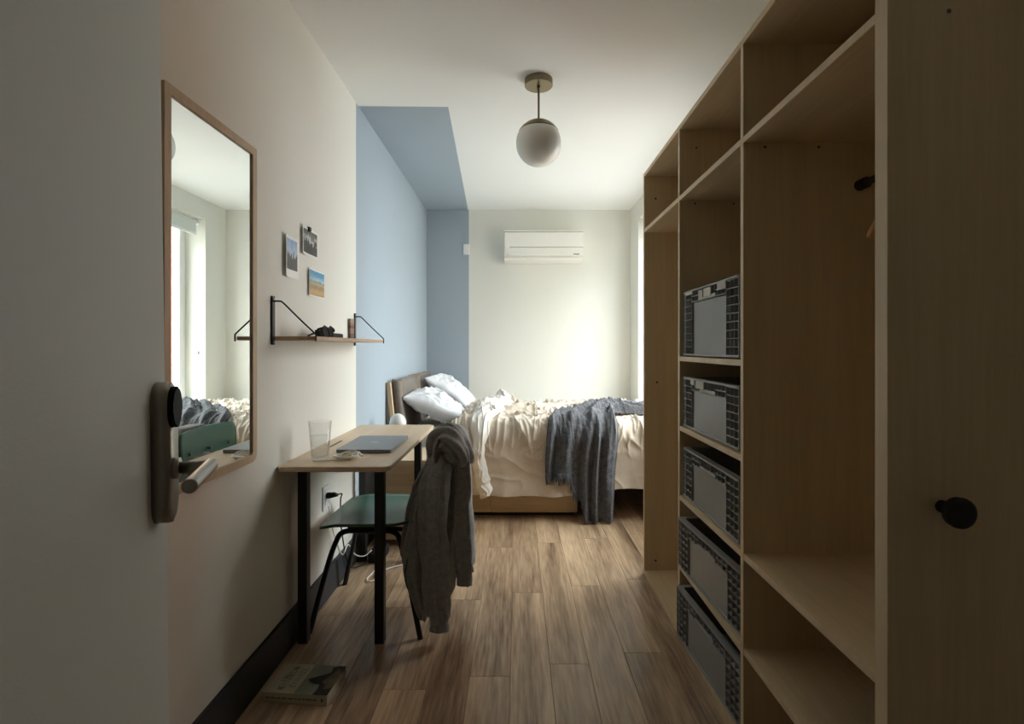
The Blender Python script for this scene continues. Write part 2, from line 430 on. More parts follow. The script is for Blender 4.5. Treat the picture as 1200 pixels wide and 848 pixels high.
# window: frame, two sashes, panes, sill
win = struct('window_1', B(XR+0.185, XR+0.19, WY0, WY1, WZ0, WZ0+0.02), 'trimwhite')
FX0, FX1 = XR+0.19, XR+0.25
bm = bmesh.new()
box(bm, FX0, FX1, WY0, WY0+0.055, WZ0, WZ1, 0.003); box(bm, FX0, FX1, WY1-0.055, WY1, WZ0, WZ1, 0.003)
box(bm, FX0, FX1, WY0+0.055, WY1-0.055, WZ0, WZ0+0.055, 0.003); box(bm, FX0, FX1, WY0+0.055, WY1-0.055, WZ1-0.055, WZ1, 0.003)
fr = obj('window_frame', bm, 'trimwhite', win)
ym = (WY0+WY1)/2
for a, b in ((WY0+0.056, ym), (ym, WY1-0.056)):
    bm = bmesh.new()
    box(bm, FX0-0.012, FX1-0.02, a, a+0.05, WZ0+0.056, WZ1-0.056, 0.003); box(bm, FX0-0.012, FX1-0.02, b-0.05, b, WZ0+0.056, WZ1-0.056, 0.003)
    box(bm, FX0-0.012, FX1-0.02, a+0.05, b-0.05, WZ0+0.056, WZ0+0.106, 0.003); box(bm, FX0-0.012, FX1-0.02, a+0.05, b-0.05, WZ1-0.106, WZ1-0.056, 0.003)
    sa = obj('sash', bm, 'trimwhite', win)
    obj('pane', B(FX0+0.012, FX0+0.016, a+0.045, b-0.045, WZ0+0.1, WZ1-0.1), 'pane', sa)
bm = B(XR-0.025, XR+0.186, WY0+0.002, WY1-0.002, WZ0, WZ0+0.025, 0.004); obj('window_sill', bm, 'trimwhite', win)
bm = B(XR+0.06, XR+0.066, WY1-0.012, WY1, 1.14, 1.17, 0.002); obj('latch_hook', bm, 'steel', win)
# roller blind
rb = root('roller_blind', (XR+0.07, ym, 2.26), 'white roller blind pulled up at the head of the window', 'blind')
bm = bmesh.new(); tube(bm, [(XR+0.07, WY0+0.03, 2.385), (XR+0.07, WY1-0.05, 2.385)], 0.026, 16); obj('roller_tube', bm, 'white_plastic', rb, True)
obj('blind_fabric', B(XR+0.045, XR+0.047, WY0+0.05, WY1-0.07, 2.275, 2.39), 'blind', rb)
obj('bottom_bar', B(XR+0.04, XR+0.052, WY0+0.05, WY1-0.07, 2.255, 2.28, 0.003), 'white_plastic', rb)
obj('bracket', B(XR+0.03, XR+0.11, WY1-0.05, WY1-0.04, 2.35, 2.42), 'white_plastic', rb)
obj('bracket', B(XR+0.03, XR+0.11, WY0+0.02, WY0+0.03, 2.35, 2.42), 'white_plastic', rb)
# outside: street and the brick building across it
struct('ground_outside', B(1.45, 30, -8, 30, -6.2, -6.0), 'street')
bb = root('brick_building', (9, 16, -6), 'red brick building standing outside beyond the window', 'building')
obj('wall', B(6.0, 12, 12.0, 20, -6, 9), 'brick', bb)
for zz in (-3.4, -0.4, 2.6, 5.6):
    for yy in (13.2, 15.4, 17.6):
        obj('window', B(5.96, 6.02, yy, yy+1.1, zz, zz+1.6), 'reader', bb)

rh = root('added_shade_house', (11, -4, -6), 'pale rendered house, added unseen across the street to shade the back wall', 'building')  # unseen house added to keep low sky light off the back wall
obj('wall', B(8.5, 14, -13, 1.0, -6, 5.4), 'facade', rh)
for zz in (-4.6, -1.4, 1.8):
    for yy in (-11.5, -9, -6.5, -4, -1.5): obj('window', B(8.46, 8.52, yy, yy+1.1, zz, zz+1.6), 'reader', rh)
# ------------------------------------------------------------------ entrance door, standing open
E = Vector((-0.587, 0.86, 0)); h = Vector((0.343, -0.939, 0)).normalized(); n_ = Vector((0.939, 0.343, 0)).normalized()
def D(t, o, z): return E + h*t + n_*o + Vector((-0.013*(z-1.2), 0, z))   # hangs very slightly out of plumb
def dbox(t0, t1, o0, o1, z0, z1, bev=0.0, seg=2):
    bm = bmesh.new(); box(bm, t0, t1, o0, o1, z0, z1, bev, seg)
    for v in bm.verts: v.co = D(v.co.x, v.co.y, v.co.z)
    return bm
door = struct('door_1', dbox(0, 0.90, -0.042, 0, 0.008, 2.09, 0.002), 'door')
# lock plate: tall pill, thick
def pill(t0, t1, z0, z1, o0, o1, r, lean=0):
    bm = bmesh.new(); pts = roundrect(t0, t1, z0, z1, r, 8)
    a, b = extrude_poly(bm, [D(p, o0, q) for p, q in pts], [D(p, o1, q) for p, q in pts])
    es = [e for e in bm.edges if e.verts[0] in b and e.verts[1] in b]
    bmesh.ops.bevel(bm, geom=es, offset=0.003, segments=2, affect='EDGES')
    return bm
lock = obj('lock_plate', pill(0.014, 0.080, 0.928, 1.150, 0.0, 0.021, 0.032), 'steel', door, True, label='brushed steel electronic lock plate with lever')
obj('card_reader', pill(0.020, 0.074, 1.078, 1.143, 0.0195, 0.029, 0.026), 'reader', lock, label='glossy black card reader')
zl = 1.012
bm = bmesh.new(); tube(bm, [D(0.045, 0.018, zl), D(0.045, 0.030, zl)], 0.017, 20); obj('spindle_collar', bm, 'steel', lock, True)
bm = bmesh.new(); tube(bm, [D(0.045, 0.026, zl), D(0.045, 0.072, zl)], 0.0095, 16); obj('lever_neck', bm, 'steel', lock, True)
bm = bmesh.new(); tube(bm, [D(0.034, 0.072, zl), D(0.178, 0.072, zl)], 0.0105, 20)
es = [e for e in bm.edges if len(e.link_faces) == 2 and any(len(f.verts) > 4 for f in e.link_faces)]
bmesh.ops.bevel(bm, geom=es, offset=0.0012, segments=1, affect='EDGES'); obj('lever_handle', bm, 'steel', lock)
obj('edge_plate', dbox(-0.0015, 0.0, -0.034, -0.008, 0.95, 1.13), 'steel', door)

# ------------------------------------------------------------------ wardrobe
WX0, WX1 = 0.675, 1.285
T = 0.019
wr = root('open_wardrobe', (0.98, 1.85, 0), 'tall open wardrobe of pale birch with three bays along the wall', 'wardrobe')
WT = 2.13
def panel(name, x0, x1, y0, y1, z0, z1, mat, par=wr):
    """Board with a thin pale edge band on its front edge."""
    o = obj(name, B(x0+0.0012, x1, y0, y1, z0, z1, 0.0008, 1), mat, par)
    obj('edge_band', B(x0, x0+0.0014, y0+0.0004, y1-0.0004, z0+0.0004, z1-0.0004), 'birch_edge', o)
    return o
ys = dict(end=(2.740, 2.760), d2=(2.146, 2.165), d3=(1.541, 1.560), near=(0.941, 0.974))
pn = {}
for k, (a, b) in ys.items():
    pn[k] = panel('side_panel' if k in ('end', 'near') else 'divider', WX0, WX1, a, b, 0.0, WT-T, 'birch_v')
panel('top_panel', WX0, WX1, ys['near'][0], ys['end'][1], WT-T, WT, 'birch_h')
obj('back_panel', B(WX1, WX1+0.006, ys['near'][0], ys['end'][1], 0, WT), 'birch_v', wr)
bays = dict(A=(ys['near'][1], ys['d3'][0]), Bb=(ys['d3'][1], ys['d2'][0]), Cc=(ys['d2'][1], ys['end'][0]))
for k in bays:
    a, b = bays[k]
    panel('shelf', WX0, WX1, a, b, 1.815, 1.815+T, 'birch_h')
    panel('bottom_panel', WX0, WX1, a, b, 0.002, 0.024, 'birch_h')
for z in (0.590, 0.307):
    panel('shelf', WX0+0.001, WX1, *bays['A'], z-T, z, 'birch_h')
SZ = (1.168, 0.880, 0.592, 0.304)
for z in SZ:
    panel('shelf', WX0+0.001, WX1, *bays['Bb'], z-T, z, 'birch_h')
# clothes rail with end flanges
rx, rz = 1.022, 1.688
bm = bmesh.new(); tube(bm, [(rx, bays['A'][0], rz), (rx, bays['A'][1], rz)], 0.0105, 16); rail = obj('clothes_rail', bm, 'black_matte', wr, True, label='black clothes rail')
for ya, yb in ((bays['A'][1]-0.032, bays['A'][1]), (bays['A'][0], bays['A'][0]+0.032)):
    bm = bmesh.new(); tube(bm, [(rx, ya, rz), (rx, ya+0.008, rz), (rx, yb-0.004, rz), (rx, yb, rz)], 0.0165 if ya > 1.2 else 0.0165, 20); obj('rail_flange', bm, 'black_matte', rail, True)
# coat peg on the near side panel
kx, kz, ky = 0.773, 0.916, ys['near'][0]
bm = bmesh.new(); tube(bm, [(kx, ky+0.002, kz), (kx, ky-0.02, kz), (kx, ky-0.034, kz)], [0.0115, 0.0105, 0.013], 20); pg = obj('peg_stem', bm, 'black_matte', wr, True, label='black coat peg')
bm = bmesh.new(); tube(bm, [(kx, ky-0.030, kz), (kx, ky-0.0325, kz), (kx, ky-0.040, kz), (kx, ky-0.045, kz), (kx, ky-0.047, kz)], [0.020, 0.0262, 0.0275, 0.0265, 0.022], 28); obj('peg_head', bm, 'black_matte', pg, True)
# screw holes: flat dark discs painted in for the shade inside them
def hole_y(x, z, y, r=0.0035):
    bm = bmesh.new(); tube(bm, [(x, y+0.001, z), (x, y-0.0006, z)], r, 12); obj('painted_hole', bm, 'hole', wr)
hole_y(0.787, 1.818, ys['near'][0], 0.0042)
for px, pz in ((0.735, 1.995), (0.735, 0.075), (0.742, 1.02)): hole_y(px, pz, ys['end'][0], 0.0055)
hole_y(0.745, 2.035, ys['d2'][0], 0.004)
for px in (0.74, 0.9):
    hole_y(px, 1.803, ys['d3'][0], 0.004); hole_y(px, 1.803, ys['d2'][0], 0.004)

# hanger on the rail
hg = root('clothes_hanger', (rx, 1.172, 1.45), 'curved wooden clothes hanger on the black rail', 'hanger')
hy = 1.172
bm = bmesh.new()
arm = bez([(rx-0.222, hy, 1.455), (rx-0.20, hy, 1.490), (rx-0.15, hy, 1.535), (rx-0.06, hy, 1.575), (rx, hy, 1.585), (rx+0.06, hy, 1.575), (rx+0.15, hy, 1.535), (rx+0.20, hy, 1.490), (rx+0.222, hy, 1.455)], 6)
tube(bm, arm, [0.006+0.006*math.sin(PI*i/(len(arm)-1))**0.5 for i in range(len(arm))], 12); obj('hanger_arm', bm, 'hangerwood', hg, True)
bm = bmesh.new(); tube(bm, bez([(rx, hy, 1.58), (rx, hy, 1.64), (rx+0.018, hy, 1.66), (rx+0.020, hy, 1.69), (rx, hy, 1.7015), (rx-0.018, hy, 1.69)], 6), 0.002, 8); obj('hook', bm, 'steel', hg, True)

# ------------------------------------------------------------------ grey crates (x into the shelf, y along the shelf)
def crate_parts(par, L, Wd, H):
    t = 0.003
    # hollow body
    bm = bmesh.new()
    box(bm, 0.020, 0.023, 0.010, L-0.010, 0.004, H-0.004); box(bm, Wd-0.013, Wd-0.010, 0.010, L-0.010, 0.004, H-0.004)
    box(bm, 0.023, Wd-0.013, 0.016, 0.019, 0.004, H-0.004); box(bm, 0.023, Wd-0.013, L-0.019, L-0.016, 0.004, H-0.004)
    box(bm, 0.020, Wd-0.010, 0.010, L-0.010, 0.004, 0.008)
    obj('body', bm, 'crate', par, local=True)
    a, b = 0.105, L-0.105
    bm = B(0.010, 0.0195, a, b, 0.010, H-0.050, 0.002, 1); obj('front_panel', bm, 'crate', par, local=True)
    # outer lattice of ribs at both ends of the front, and around the ends
    rt = 0.0020
    nz_ = max(5, round((H-0.02)/0.026))
    zs = [0.012 + (H-0.020)*k/nz_ for k in range(nz_+1)]
    for (y0, y1), (e0, e1) in (((0.004, 0.100), (0.0, 0.016)), ((L-0.100, L-0.004), (L-0.016, L))):
        bm = bmesh.new()
        for z in zs: box(bm, 0.003, 0.020, y0, y1, z-rt/2, z+rt/2)
        for k in range(4):
            y = y0 + (y1-y0)*k/3; box(bm, 0.003, 0.020, y-rt/2, y+rt/2, 0.006, H-0.004)
        for z in zs: box(bm, 0.008, Wd-0.008, e0, e1, z-rt/2, z+rt/2)
        for k in range(9):
            x_ = 0.008 + (Wd-0.016)*k/8; box(bm, x_-rt/2, x_+rt/2, e0, e1, 0.006, H-0.004)
        obj('rib_lattice', bm, 'crate', par, local=True)
    # rim: rounded ring at the top plus a lower moulding with short ribs between, grip opening in the middle
    bm = bmesh.new()
    for zt, th, o in ((H-0.006, 0.006, 0.0), ):
        out = roundrect(o, Wd-o, o, L-o, 0.018, 5); inn = roundrect(o+0.024, Wd-o-0.024, o+0.022, L-o-0.022, 0.008, 5)
        va = [[bm.verts.new((p, q, z)) for p, q in pl_] for pl_ in (out, inn) for z in (zt, zt+th)]
        n = len(out); o0, o1, i0, i1 = va
        for k in range(n):
            kk = (k+1) % n
            bm.faces.new((o0[k], o0[kk], o1[kk], o1[k])); bm.faces.new((i0[k], i1[k], i1[kk], i0[kk]))
            bm.faces.new((o1[k], o1[kk], i1[kk], i1[k])); bm.faces.new((o0[k], i0[k], i0[kk], o0[kk]))
    rim = obj('rim', bm, 'crate', par, local=True)
    bm = bmesh.new(); g0, g1 = L/2-0.075, L/2+0.075
    for z in (H-0.026, H-0.047):
        for (y0, y1) in ((a, g0), (g1, b)): box(bm, 0.003, 0.020, y0, y1, z-0.0015, z+0.0015)
    box(bm, 0.003, 0.020, g0, g1, H-0.038, H-0.034)
    for k in range(11):
        y = a + (b-a)*k/10
        box(bm, 0.003, 0.020, y-0.0012, y+0.0012, (H-0.047) if (y < g0 or y > g1) else H-0.036, H-0.005)
    obj('rim_ribs', bm, 'crate', par, local=True)
    bm = B(0.001, 0.020, g0-0.004, g1+0.004, H-0.050, H-0.036, 0.003, 1); obj('hand_grip', bm, 'crate', par, local=True)
    bm = bmesh.new(); box(bm, 0.002, 0.020, 0.004, L-0.004, 0.004, 0.012, 0.002, 1); obj('bottom_lip', bm, 'crate', par, local=True)
    return par

def copy_tree(o, parent=None):
    c = o.copy(); C.objects.link(c); c.parent = parent
    for ch in o.children: copy_tree(ch, c)
    return c

CL, CW = 0.535, 0.36
GR = 'grey plastic crates in the wardrobe'
c1 = root('plastic_crate', (0.682, 1.593, SZ[0]), 'tall grey plastic crate on the highest crate shelf of the wardrobe', 'crate', GR)
crate_parts(c1, CL, CW, 0.262)
for y0, y1, z0, z1 in ((0.10, 0.17, 0.232, 0.258), (0.23, 0.30, 0.222, 0.252), (0.31, 0.35, 0.215, 0.250), (0.42, 0.50, 0.246, 0.258)):
    obj('torn_sticker', B(0.0004, 0.0032, y0, y1, z0, z1), 'sticker', c1, local=True)
c2 = root('plastic_crate', (0.682, 1.593, SZ[1]), 'low grey plastic crate on the second crate shelf, just beneath the tall crate', 'crate', GR)
crate_parts(c2, CL, CW, 0.205)
for o_, rot, loc, lab in (
        (c2, 0.0, (0.682, 1.593, SZ[2]), 'low grey plastic crate pushed straight onto the third crate shelf'),
        (c2, 0.058, (0.690, 1.588, SZ[3]), 'grey plastic crate sitting askew on the lowest crate shelf'),
        (c2, 0.060, (0.684, 1.588, 0.024), 'grey plastic crate sitting askew on the bottom board of the wardrobe')):
    c = copy_tree(o_); c.location = loc; c.rotation_euler = (0, 0, rot); c['label'] = lab
for y0, y1, z0, z1 in ((0.30, 0.38, 0.17, 0.198), (0.40, 0.44, 0.18, 0.2)): obj('torn_sticker', B(0.0004, 0.0032, y0, y1, z0, z1), 'sticker', c2, local=True)

# ------------------------------------------------------------------ mirror on the left wall
my0, my1, mz0, mz1 = 1.315, 1.782, 0.815, 1.888
mr = root('wall_mirror', (XL+0.012, (my0+my1)/2, mz0), 'tall wall mirror in a slim pale oak frame', 'mirror')
bm = bmesh.new(); FW = 0.026
out = roundrect(my0, my1, mz0, mz1, [0.03, 0.03, 0.004, 0.004], 6); inn = roundrect(my0+FW, my1-FW, mz0+FW, mz1-FW, [0.012, 0.012, 0.002, 0.002], 6)
va = [[bm.verts.new((x_, p, q)) for p, q in pl_] for pl_ in (out, inn) for x_ in (XL, XL+0.021)]
n = len(out); o0, o1, i0, i1 = va
for k in range(n):
    kk = (k+1) % n
    bm.faces.new((o0[k], o0[kk], o1[kk], o1[k])); bm.faces.new((i0[k], i1[k], i1[kk], i0[kk])); bm.faces.new((o1[k], o1[kk], i1[kk], i1[k])); bm.faces.new((o0[k], i0[k], i0[kk], o0[kk]))
obj('mirror_frame', bm, 'mirrorwood', mr)
obj('mirror_glass', B(XL+0.004, XL+0.0150, my0+FW-0.006, my1-FW+0.006, mz0+FW-0.006, mz1-FW+0.006), 'mirror', mr)
# ------------------------------------------------------------------ photographs on the wall
def photo(label, y0, y1, z0, z1, m, bord, curl=0.006, bot=None, lean=0.0, clip=False):
    t = root('photo_print', (XL, (y0+y1)/2, z0), label, 'photo', 'photographs pinned to the white wall')
    def sheet(a, b, c, d, off):
        bm = bmesh.new()
        def f(u, v):
            y = a+(b-a)*u; z = c+(d-c)*v + lean*(y-y0)
            uu = (y-y0)/(y1-y0)
            return (XL+0.0015+off+curl*(max(0, 0.5-uu)*2)**2 + 0.25*curl*max(0, uu-0.6)**2, y, z)
        g1 = grid(bm, f, 9, 3)
        r = bmesh.ops.extrude_face_region(bm, geom=bm.faces[:])
        bmesh.ops.translate(bm, verts=[e for e in r['geom'] if isinstance(e, bmesh.types.BMVert)], vec=(0.0005, 0, 0))
        return bm
    obj('paper', sheet(y0, y1, z0, z1, 0), 'photo_white', t)
    bt = bord if bot is None else bot
    obj('picture', sheet(y0+bord, y1-bord, z0+bt, z1-bord, 0.0007), m, t)
    if clip:
        yc = (y0*0.55+y1*0.45)
        bm = B(XL, XL+0.010, yc-0.012, yc+0.012, z1-0.012, z1+0.006, 0.002); obj('clip', bm, 'black_matte', t)
photo('white bordered photo of a skyline under a pale blue sky', 2.025, 2.165, 1.488, 1.655, 'ph_sky', 0.013, 0.012, bot=0.032)
photo('black and white photo of towers held by a small black clip', 2.188, 2.375, 1.607, 1.728, 'ph_bw', 0.010, 0.009, clip=True)
photo('colour photo of sandy dunes under a turquoise sky', 2.262, 2.458, 1.434, 1.556, 'ph_dune', 0.006, 0.007)

# ------------------------------------------------------------------ wall shelf
ws = root('wall_shelf', (XL+0.09, 2.43, 1.22), 'slim wooden wall shelf hung from black wire brackets', 'shelf')
sz = 1.232
bm = B(XL+0.004, XL+0.165, 1.94, 2.92, sz, sz+0.015, 0.0015); obj('board', bm, 'shelfwood', ws)
for yb in (1.935, 2.914):
    bm = B(XL, XL+0.008, yb-0.011, yb+0.011, 1.215, 1.398, 0.003); br = obj('bracket', bm, 'black', ws)
    bm = bmesh.new(); yy = yb-0.004
    tube(bm, bez([(XL+0.006, yy, 1.378), (XL+0.03, yy, 1.378), (XL+0.045, yy, 1.371), (XL+0.105, yy, 1.312), (XL+0.158, yy, 1.262), (XL+0.166, yy, 1.252), (XL+0.166, yy, 1.228)], 5), 0.0032, 8)
    obj('wire', bm, 'black', br, True)
    for zz in (1.385, 1.225):
        bm = bmesh.new(); tube(bm, [(XL+0.007, yb, zz), (XL+0.010, yb, zz)], 0.004, 10); obj('screw', bm, 'steel', br)
# sunglasses lying on the shelf
sg = root('sunglasses', (XL+0.10, 2.15, sz+0.015), 'black sunglasses lying folded on the wall shelf', 'sunglasses')
zt = sz+0.015
for cy in (2.105, 2.172):
    bm = bmesh.new(); tube(bm, [(XL+0.135+0.004*math.sin(k), cy+0.030*math.cos(2*PI*k/24), zt+0.024+0.021*math.sin(2*PI*k/24)) for k in range(25)], 0.0042, 8, cap=False); f1 = obj('rim', bm, 'black_matte', sg, True)
    bm = bmesh.new(); lathe(bm, [(0.001, 0), (0.028, 0.0), (0.028, 0.002), (0.001, 0.002)], 0, 0, 24)
    for v in bm.verts: v.co = Vector((XL+0.135+v.co.z, cy+v.co.x, zt+0.024+v.co.y*0.7))
    obj('lens', bm, 'reader', f1)
bm = bmesh.new(); tube(bm, bez([(XL+0.135, 2.132, zt+0.03), (XL+0.138, 2.139, zt+0.036), (XL+0.135, 2.146, zt+0.03)], 4), 0.0035, 8); obj('bridge', bm, 'black_matte', sg, True)
for pts in ([(XL+0.132, 2.076, zt+0.036), (XL+0.108, 2.10, zt+0.030), (XL+0.09, 2.19, zt+0.014), (XL+0.08, 2.225, zt+0.005)], [(XL+0.132, 2.201, zt+0.036), (XL+0.115, 2.17, zt+0.032), (XL+0.10, 2.09, zt+0.016), (XL+0.09, 2.05, zt+0.005)]):
    bm = bmesh.new(); tube(bm, bez(pts, 6), 0.004, 8); obj('temple', bm, 'black_matte', sg, True)
# folding camera-like gadget beside them
gd = root('folded_gimbal', (XL+0.07, 2.30, zt), 'small black folded gadget lying behind the sunglasses', 'gadget')
bm = B(XL+0.045, XL+0.105, 2.235, 2.42, zt, zt+0.022, 0.006); obj('casing', bm, 'black_matte', gd)
bm = B(XL+0.055, XL+0.095, 2.20, 2.31, zt+0.022, zt+0.034, 0.004); obj('folded_arm', bm, 'black', gd)
bm = bmesh.new(); tube(bm, [(XL+0.075, 2.25, zt+0.030), (XL+0.075, 2.25, zt+0.044)], 0.013, 16); obj('dial', bm, 'steel_dark', gd)
# small striped tin / notebook stack upright at the far bracket
nb = root('striped_tin', (XL+0.01, 2.83, zt), 'narrow striped tin in beige, red and brown at the shelf end', 'tin')
for z0, z1, mm in ((0, 0.035, 'bandC'), (0.035, 0.062, 'bandB'), (0.062, 0.078, 'bandC'), (0.078, 0.092, 'bandB'), (0.092, 0.115, 'bandA')):
    obj('band', B(XL+0.004, XL+0.016, 2.80, 2.862, zt+z0, zt+z1, 0.001), mm, nb)

# ------------------------------------------------------------------ outlet and cables under the desk
ot = root('wall_outlet', (XL, 2.47, 0.43), 'white wall outlet plate under the desk', 'outlet')
obj('plate', B(XL, XL+0.007, 2.432, 2.508, 0.43, 0.545, 0.002), 'white_plastic', ot)
obj('socket', B(XL+0.006, XL+0.009, 2.452, 2.488, 0.452, 0.523, 0.001), 'white_plastic', ot)
pg_ = root('power_cable', (XL+0.03, 2.5, 0.0), 'black plug and cable running from the outlet to the floor', 'cable')
bm = bmesh.new(); tube(bm, [(XL+0.009, 2.47, 0.497), (XL+0.020, 2.47, 0.497), (XL+0.045, 2.474, 0.500), (XL+0.06, 2.48, 0.497)], [0.014, 0.015, 0.012, 0.006], 12); obj('plug', bm, 'black_matte', pg_, True)
bm = bmesh.new(); tube(bm, bez([(XL+0.056, 2.48, 0.498), (XL+0.064, 2.52, 0.490), (XL+0.040, 2.57, 0.44), (XL+0.024, 2.63, 0.28), (XL+0.032, 2.72, 0.06), (XL+0.06, 2.84, 0.008), (XL+0.09, 2.884, 0.020)], 8), 0.0035, 8); obj('cord', bm, 'black_matte', pg_, True)
ps = root('power_strip', (XL+0.12, 2.97, 0), 'black power adapter block lying on the floor by the baseboard', 'adapter')
obj('casing', B(XL+0.085, XL+0.165, 2.88, 3.05, 0, 0.055, 0.008), 'black_matte', ps)
obj('socket_row', B(XL+0.10, XL+0.15, 2.90, 3.03, 0.0545, 0.060, 0.002), 'black', ps)
for lab, pts in (('white charging cable hanging down the wall behind the chair', [(XL+0.010, 2.49, 0.44), (XL+0.020, 2.54, 0.28), (XL+0.046, 2.58, 0.17), (XL+0.048, 2.66, 0.19), (XL+0.052, 2.76, 0.10), (XL+0.07, 2.86, 0.05), (XL+0.10, 2.91, 0.062)]),
                 ('white charging cable snaking on the floor by the adapter', [(XL+0.14, 2.90, 0.062), (XL+0.17, 2.84, 0.03), (XL+0.15, 2.76, 0.006), (XL+0.14, 2.68, 0.005), (XL+0.16, 2.645, 0.006), (XL+0.19, 2.68, 0.005), (XL+0.17, 2.74, 0.006), (XL+0.25, 2.83, 0.005), (XL+0.36, 2.88, 0.005)])):
    bm = bmesh.new(); tube(bm, bez(pts, 8), 0.003, 8); o = obj('charging_cable', bm, 'cable', None, True); tag(o, lab, 'cable')

# ------------------------------------------------------------------ desk
DZ = 0.75; dx0, dx1, dy0, dy1 = XL+0.002, -0.487, 1.968, 3.045
dk = root('writing_desk', (-0.70, 2.5, 0), 'narrow wooden desk with square black legs against the wall', 'desk')
bm = bmesh.new(); pts = roundrect(dx0, dx1, dy0, dy1, [0.012, 0.035, 0.035, 0.012], 6)
zs_ = [(DZ-0.021, 0.004), (DZ-0.019, 0.0015), (DZ-0.003, 0.0), (DZ, 0.002)]
rings = []
cxm, cym = (dx0+dx1)/2, (dy0+dy1)/2
for z, ins in zs_:
    rings.append([bm.verts.new((p + (ins if p < cxm else -ins), q + (ins if q < cym else -ins), z)) for p, q in pts])
for a, b in zip(rings, rings[1:]):
    for k in range(len(a)):
        f = bm.faces.new((a[k], a[(k+1) % len(a)], b[(k+1) % len(a)], b[k]))
bm.faces.new(rings[0][::-1]); bm.faces.new(rings[-1])
top = obj('desktop', bm, 'desk', dk)
obj('cable_slot_shade', B(-0.862, -0.850, 2.36, 2.52, DZ-0.001, DZ+0.0012), 'black', top, label='black strip painted in for the shade of a cable slot')  # thin black strip in place of a real slot and its shade
for lx in (-0.873, -0.561):
    for ly in (2.115, 2.925):
        obj('leg', B(lx-0.019, lx+0.019, ly-0.019, ly+0.019, 0, DZ-0.021, 0.002, 1), 'black', dk)
for lx in (-0.873, -0.561):
    obj('rail', B(lx-0.012, lx+0.012, 2.134, 2.906, DZ-0.046, DZ-0.021), 'black', dk)

# glass of water
gx, gy = -0.808, 2.117
gl = root('water_glass', (gx, gy, DZ), 'clear tumbler half full of water on the desk', 'glass')
bm = bmesh.new(); lathe(bm, [(0.001, DZ+0.0005), (0.032, DZ+0.0005), (0.0345, DZ+0.004), (0.0455, DZ+0.154), (0.0435, DZ+0.154), (0.0325, DZ+0.012), (0.001, DZ+0.010)], gx, gy, 36); obj('tumbler', bm, 'glass', gl, True)
bm = bmesh.new(); lathe(bm, [(0.001, DZ+0.0105), (0.0322, DZ+0.0125), (0.0393, DZ+0.095), (0.001, DZ+0.095)], gx, gy, 36); obj('water', bm, 'water', gl, True)

# coiled cable
bm = bmesh.new(); pts = []
ccx, ccy = -0.704, 2.110
for k in range(0, 130):
    a = k*0.26; rr = 0.043 + 0.007*math.sin(a*0.37)+0.004*math.sin(a*1.3)
    pts.append((ccx + rr*1.05*math.cos(a) + 0.005*math.sin(k*0.11), ccy + rr*0.8*math.sin(a), DZ+0.004 + 0.010*(0.5+0.5*math.sin(a*0.21+1)) + 0.018*max(0, math.sin(a+0.9))*(0.5+0.5*math.sin(k*0.19))))
pts += [(ccx-0.02, ccy-0.045, DZ+0.008), (ccx-0.055, ccy-0.055, DZ+0.004), (ccx-0.085, ccy-0.056, DZ+0.004), (ccx-0.11, ccy-0.050, DZ+0.004)]
tube(bm, pts, 0.0028, 8); cc = obj('coiled_cable', bm, 'cable', None, True); tag(cc, 'white charging cable coiled loosely on the desk', 'cable')
bm = bmesh.new(); tube(bm, [(ccx+0.045, ccy+0.035, DZ+0.022), (ccx+0.066, ccy+0.01, DZ+0.009)], [0.004, 0.005], 10); obj('connector', bm, 'white_plastic', cc)

# laptop
lp = root('laptop', (-0.66, 2.395, DZ), 'closed slate grey laptop on the desk', 'laptop')
def slab(x0, x1, y0, y1, z0, z1, r=0.008, tp=0.002):
    bm = bmesh.new(); pts = roundrect(x0, x1, y0, y1, r, 5); cx, cy = (x0+x1)/2, (y0+y1)/2
    rs = []
    for z, s in ((z0, 0.985), (z0+(z1-z0)*0.3, 1.0), (z1-tp, 1.0), (z1, 0.994)):
        rs.append([bm.verts.new((cx+(p-cx)*s, cy+(q-cy)*s, z)) for p, q in pts])
    for a, b in zip(rs, rs[1:]):
        for k in range(len(a)): bm.faces.new((a[k], a[(k+1) % len(a)], b[(k+1) % len(a)], b[k]))
    bm.faces.new(rs[0][::-1]); bm.faces.new(rs[-1]); return bm
obj('base', slab(-0.780, -0.541, 2.217, 2.573, DZ+0.001, DZ+0.0095), 'laptop', lp)
lid = obj('lid', slab(-0.780, -0.541, 2.217, 2.573, DZ+0.0100, DZ+0.0165), 'laptop', lp)
bm = bmesh.new(); extrude_poly(bm, [(-0.660+0.017*math.cos(2*PI*k/20), 2.395+0.015*math.sin(2*PI*k/20), DZ+0.0163) for k in range(20)], [(-0.660+0.017*math.cos(2*PI*k/20), 2.395+0.015*math.sin(2*PI*k/20), DZ+0.0168) for k in range(20)]); obj('emblem', bm, 'logo', lid, label='pale round emblem')

# ------------------------------------------------------------------ green chair
ch = root('green_chair', (-0.64, 2.42, 0), 'bottle green laminate chair with black tube legs tucked under the desk', 'chair')
sx0, sx1, sy0, sy1, sz_ = -0.862, -0.43, 2.185, 2.655, 0.442
bm = bmesh.new(); NS = 20
def sq(u, v):   # map square to rounded square
    a, b = 2*u-1, 2*v-1
    k = 0.16
    return a*math.sqrt(max(0, 1-k*b*b*b*b)), b*math.sqrt(max(0, 1-k*a*a*a*a))
def seatf(u, v):
    a, b = sq(u, v)
    x_ = (sx0+sx1)/2 + a*(sx1-sx0)/2; y_ = (sy0+sy1)/2 + b*(sy1-sy0)/2*(1-0.05*(a+1)/2)
    z_ = sz_ + 0.012*abs(b)**3 - 0.014*sm(0.55, 1.0, -a) + 0.016*sm(0.5, 1, a) - 0.008*(1-a*a)*(1-b*b)
    return (x_, y_, z_)
grid(bm, seatf, NS, NS)
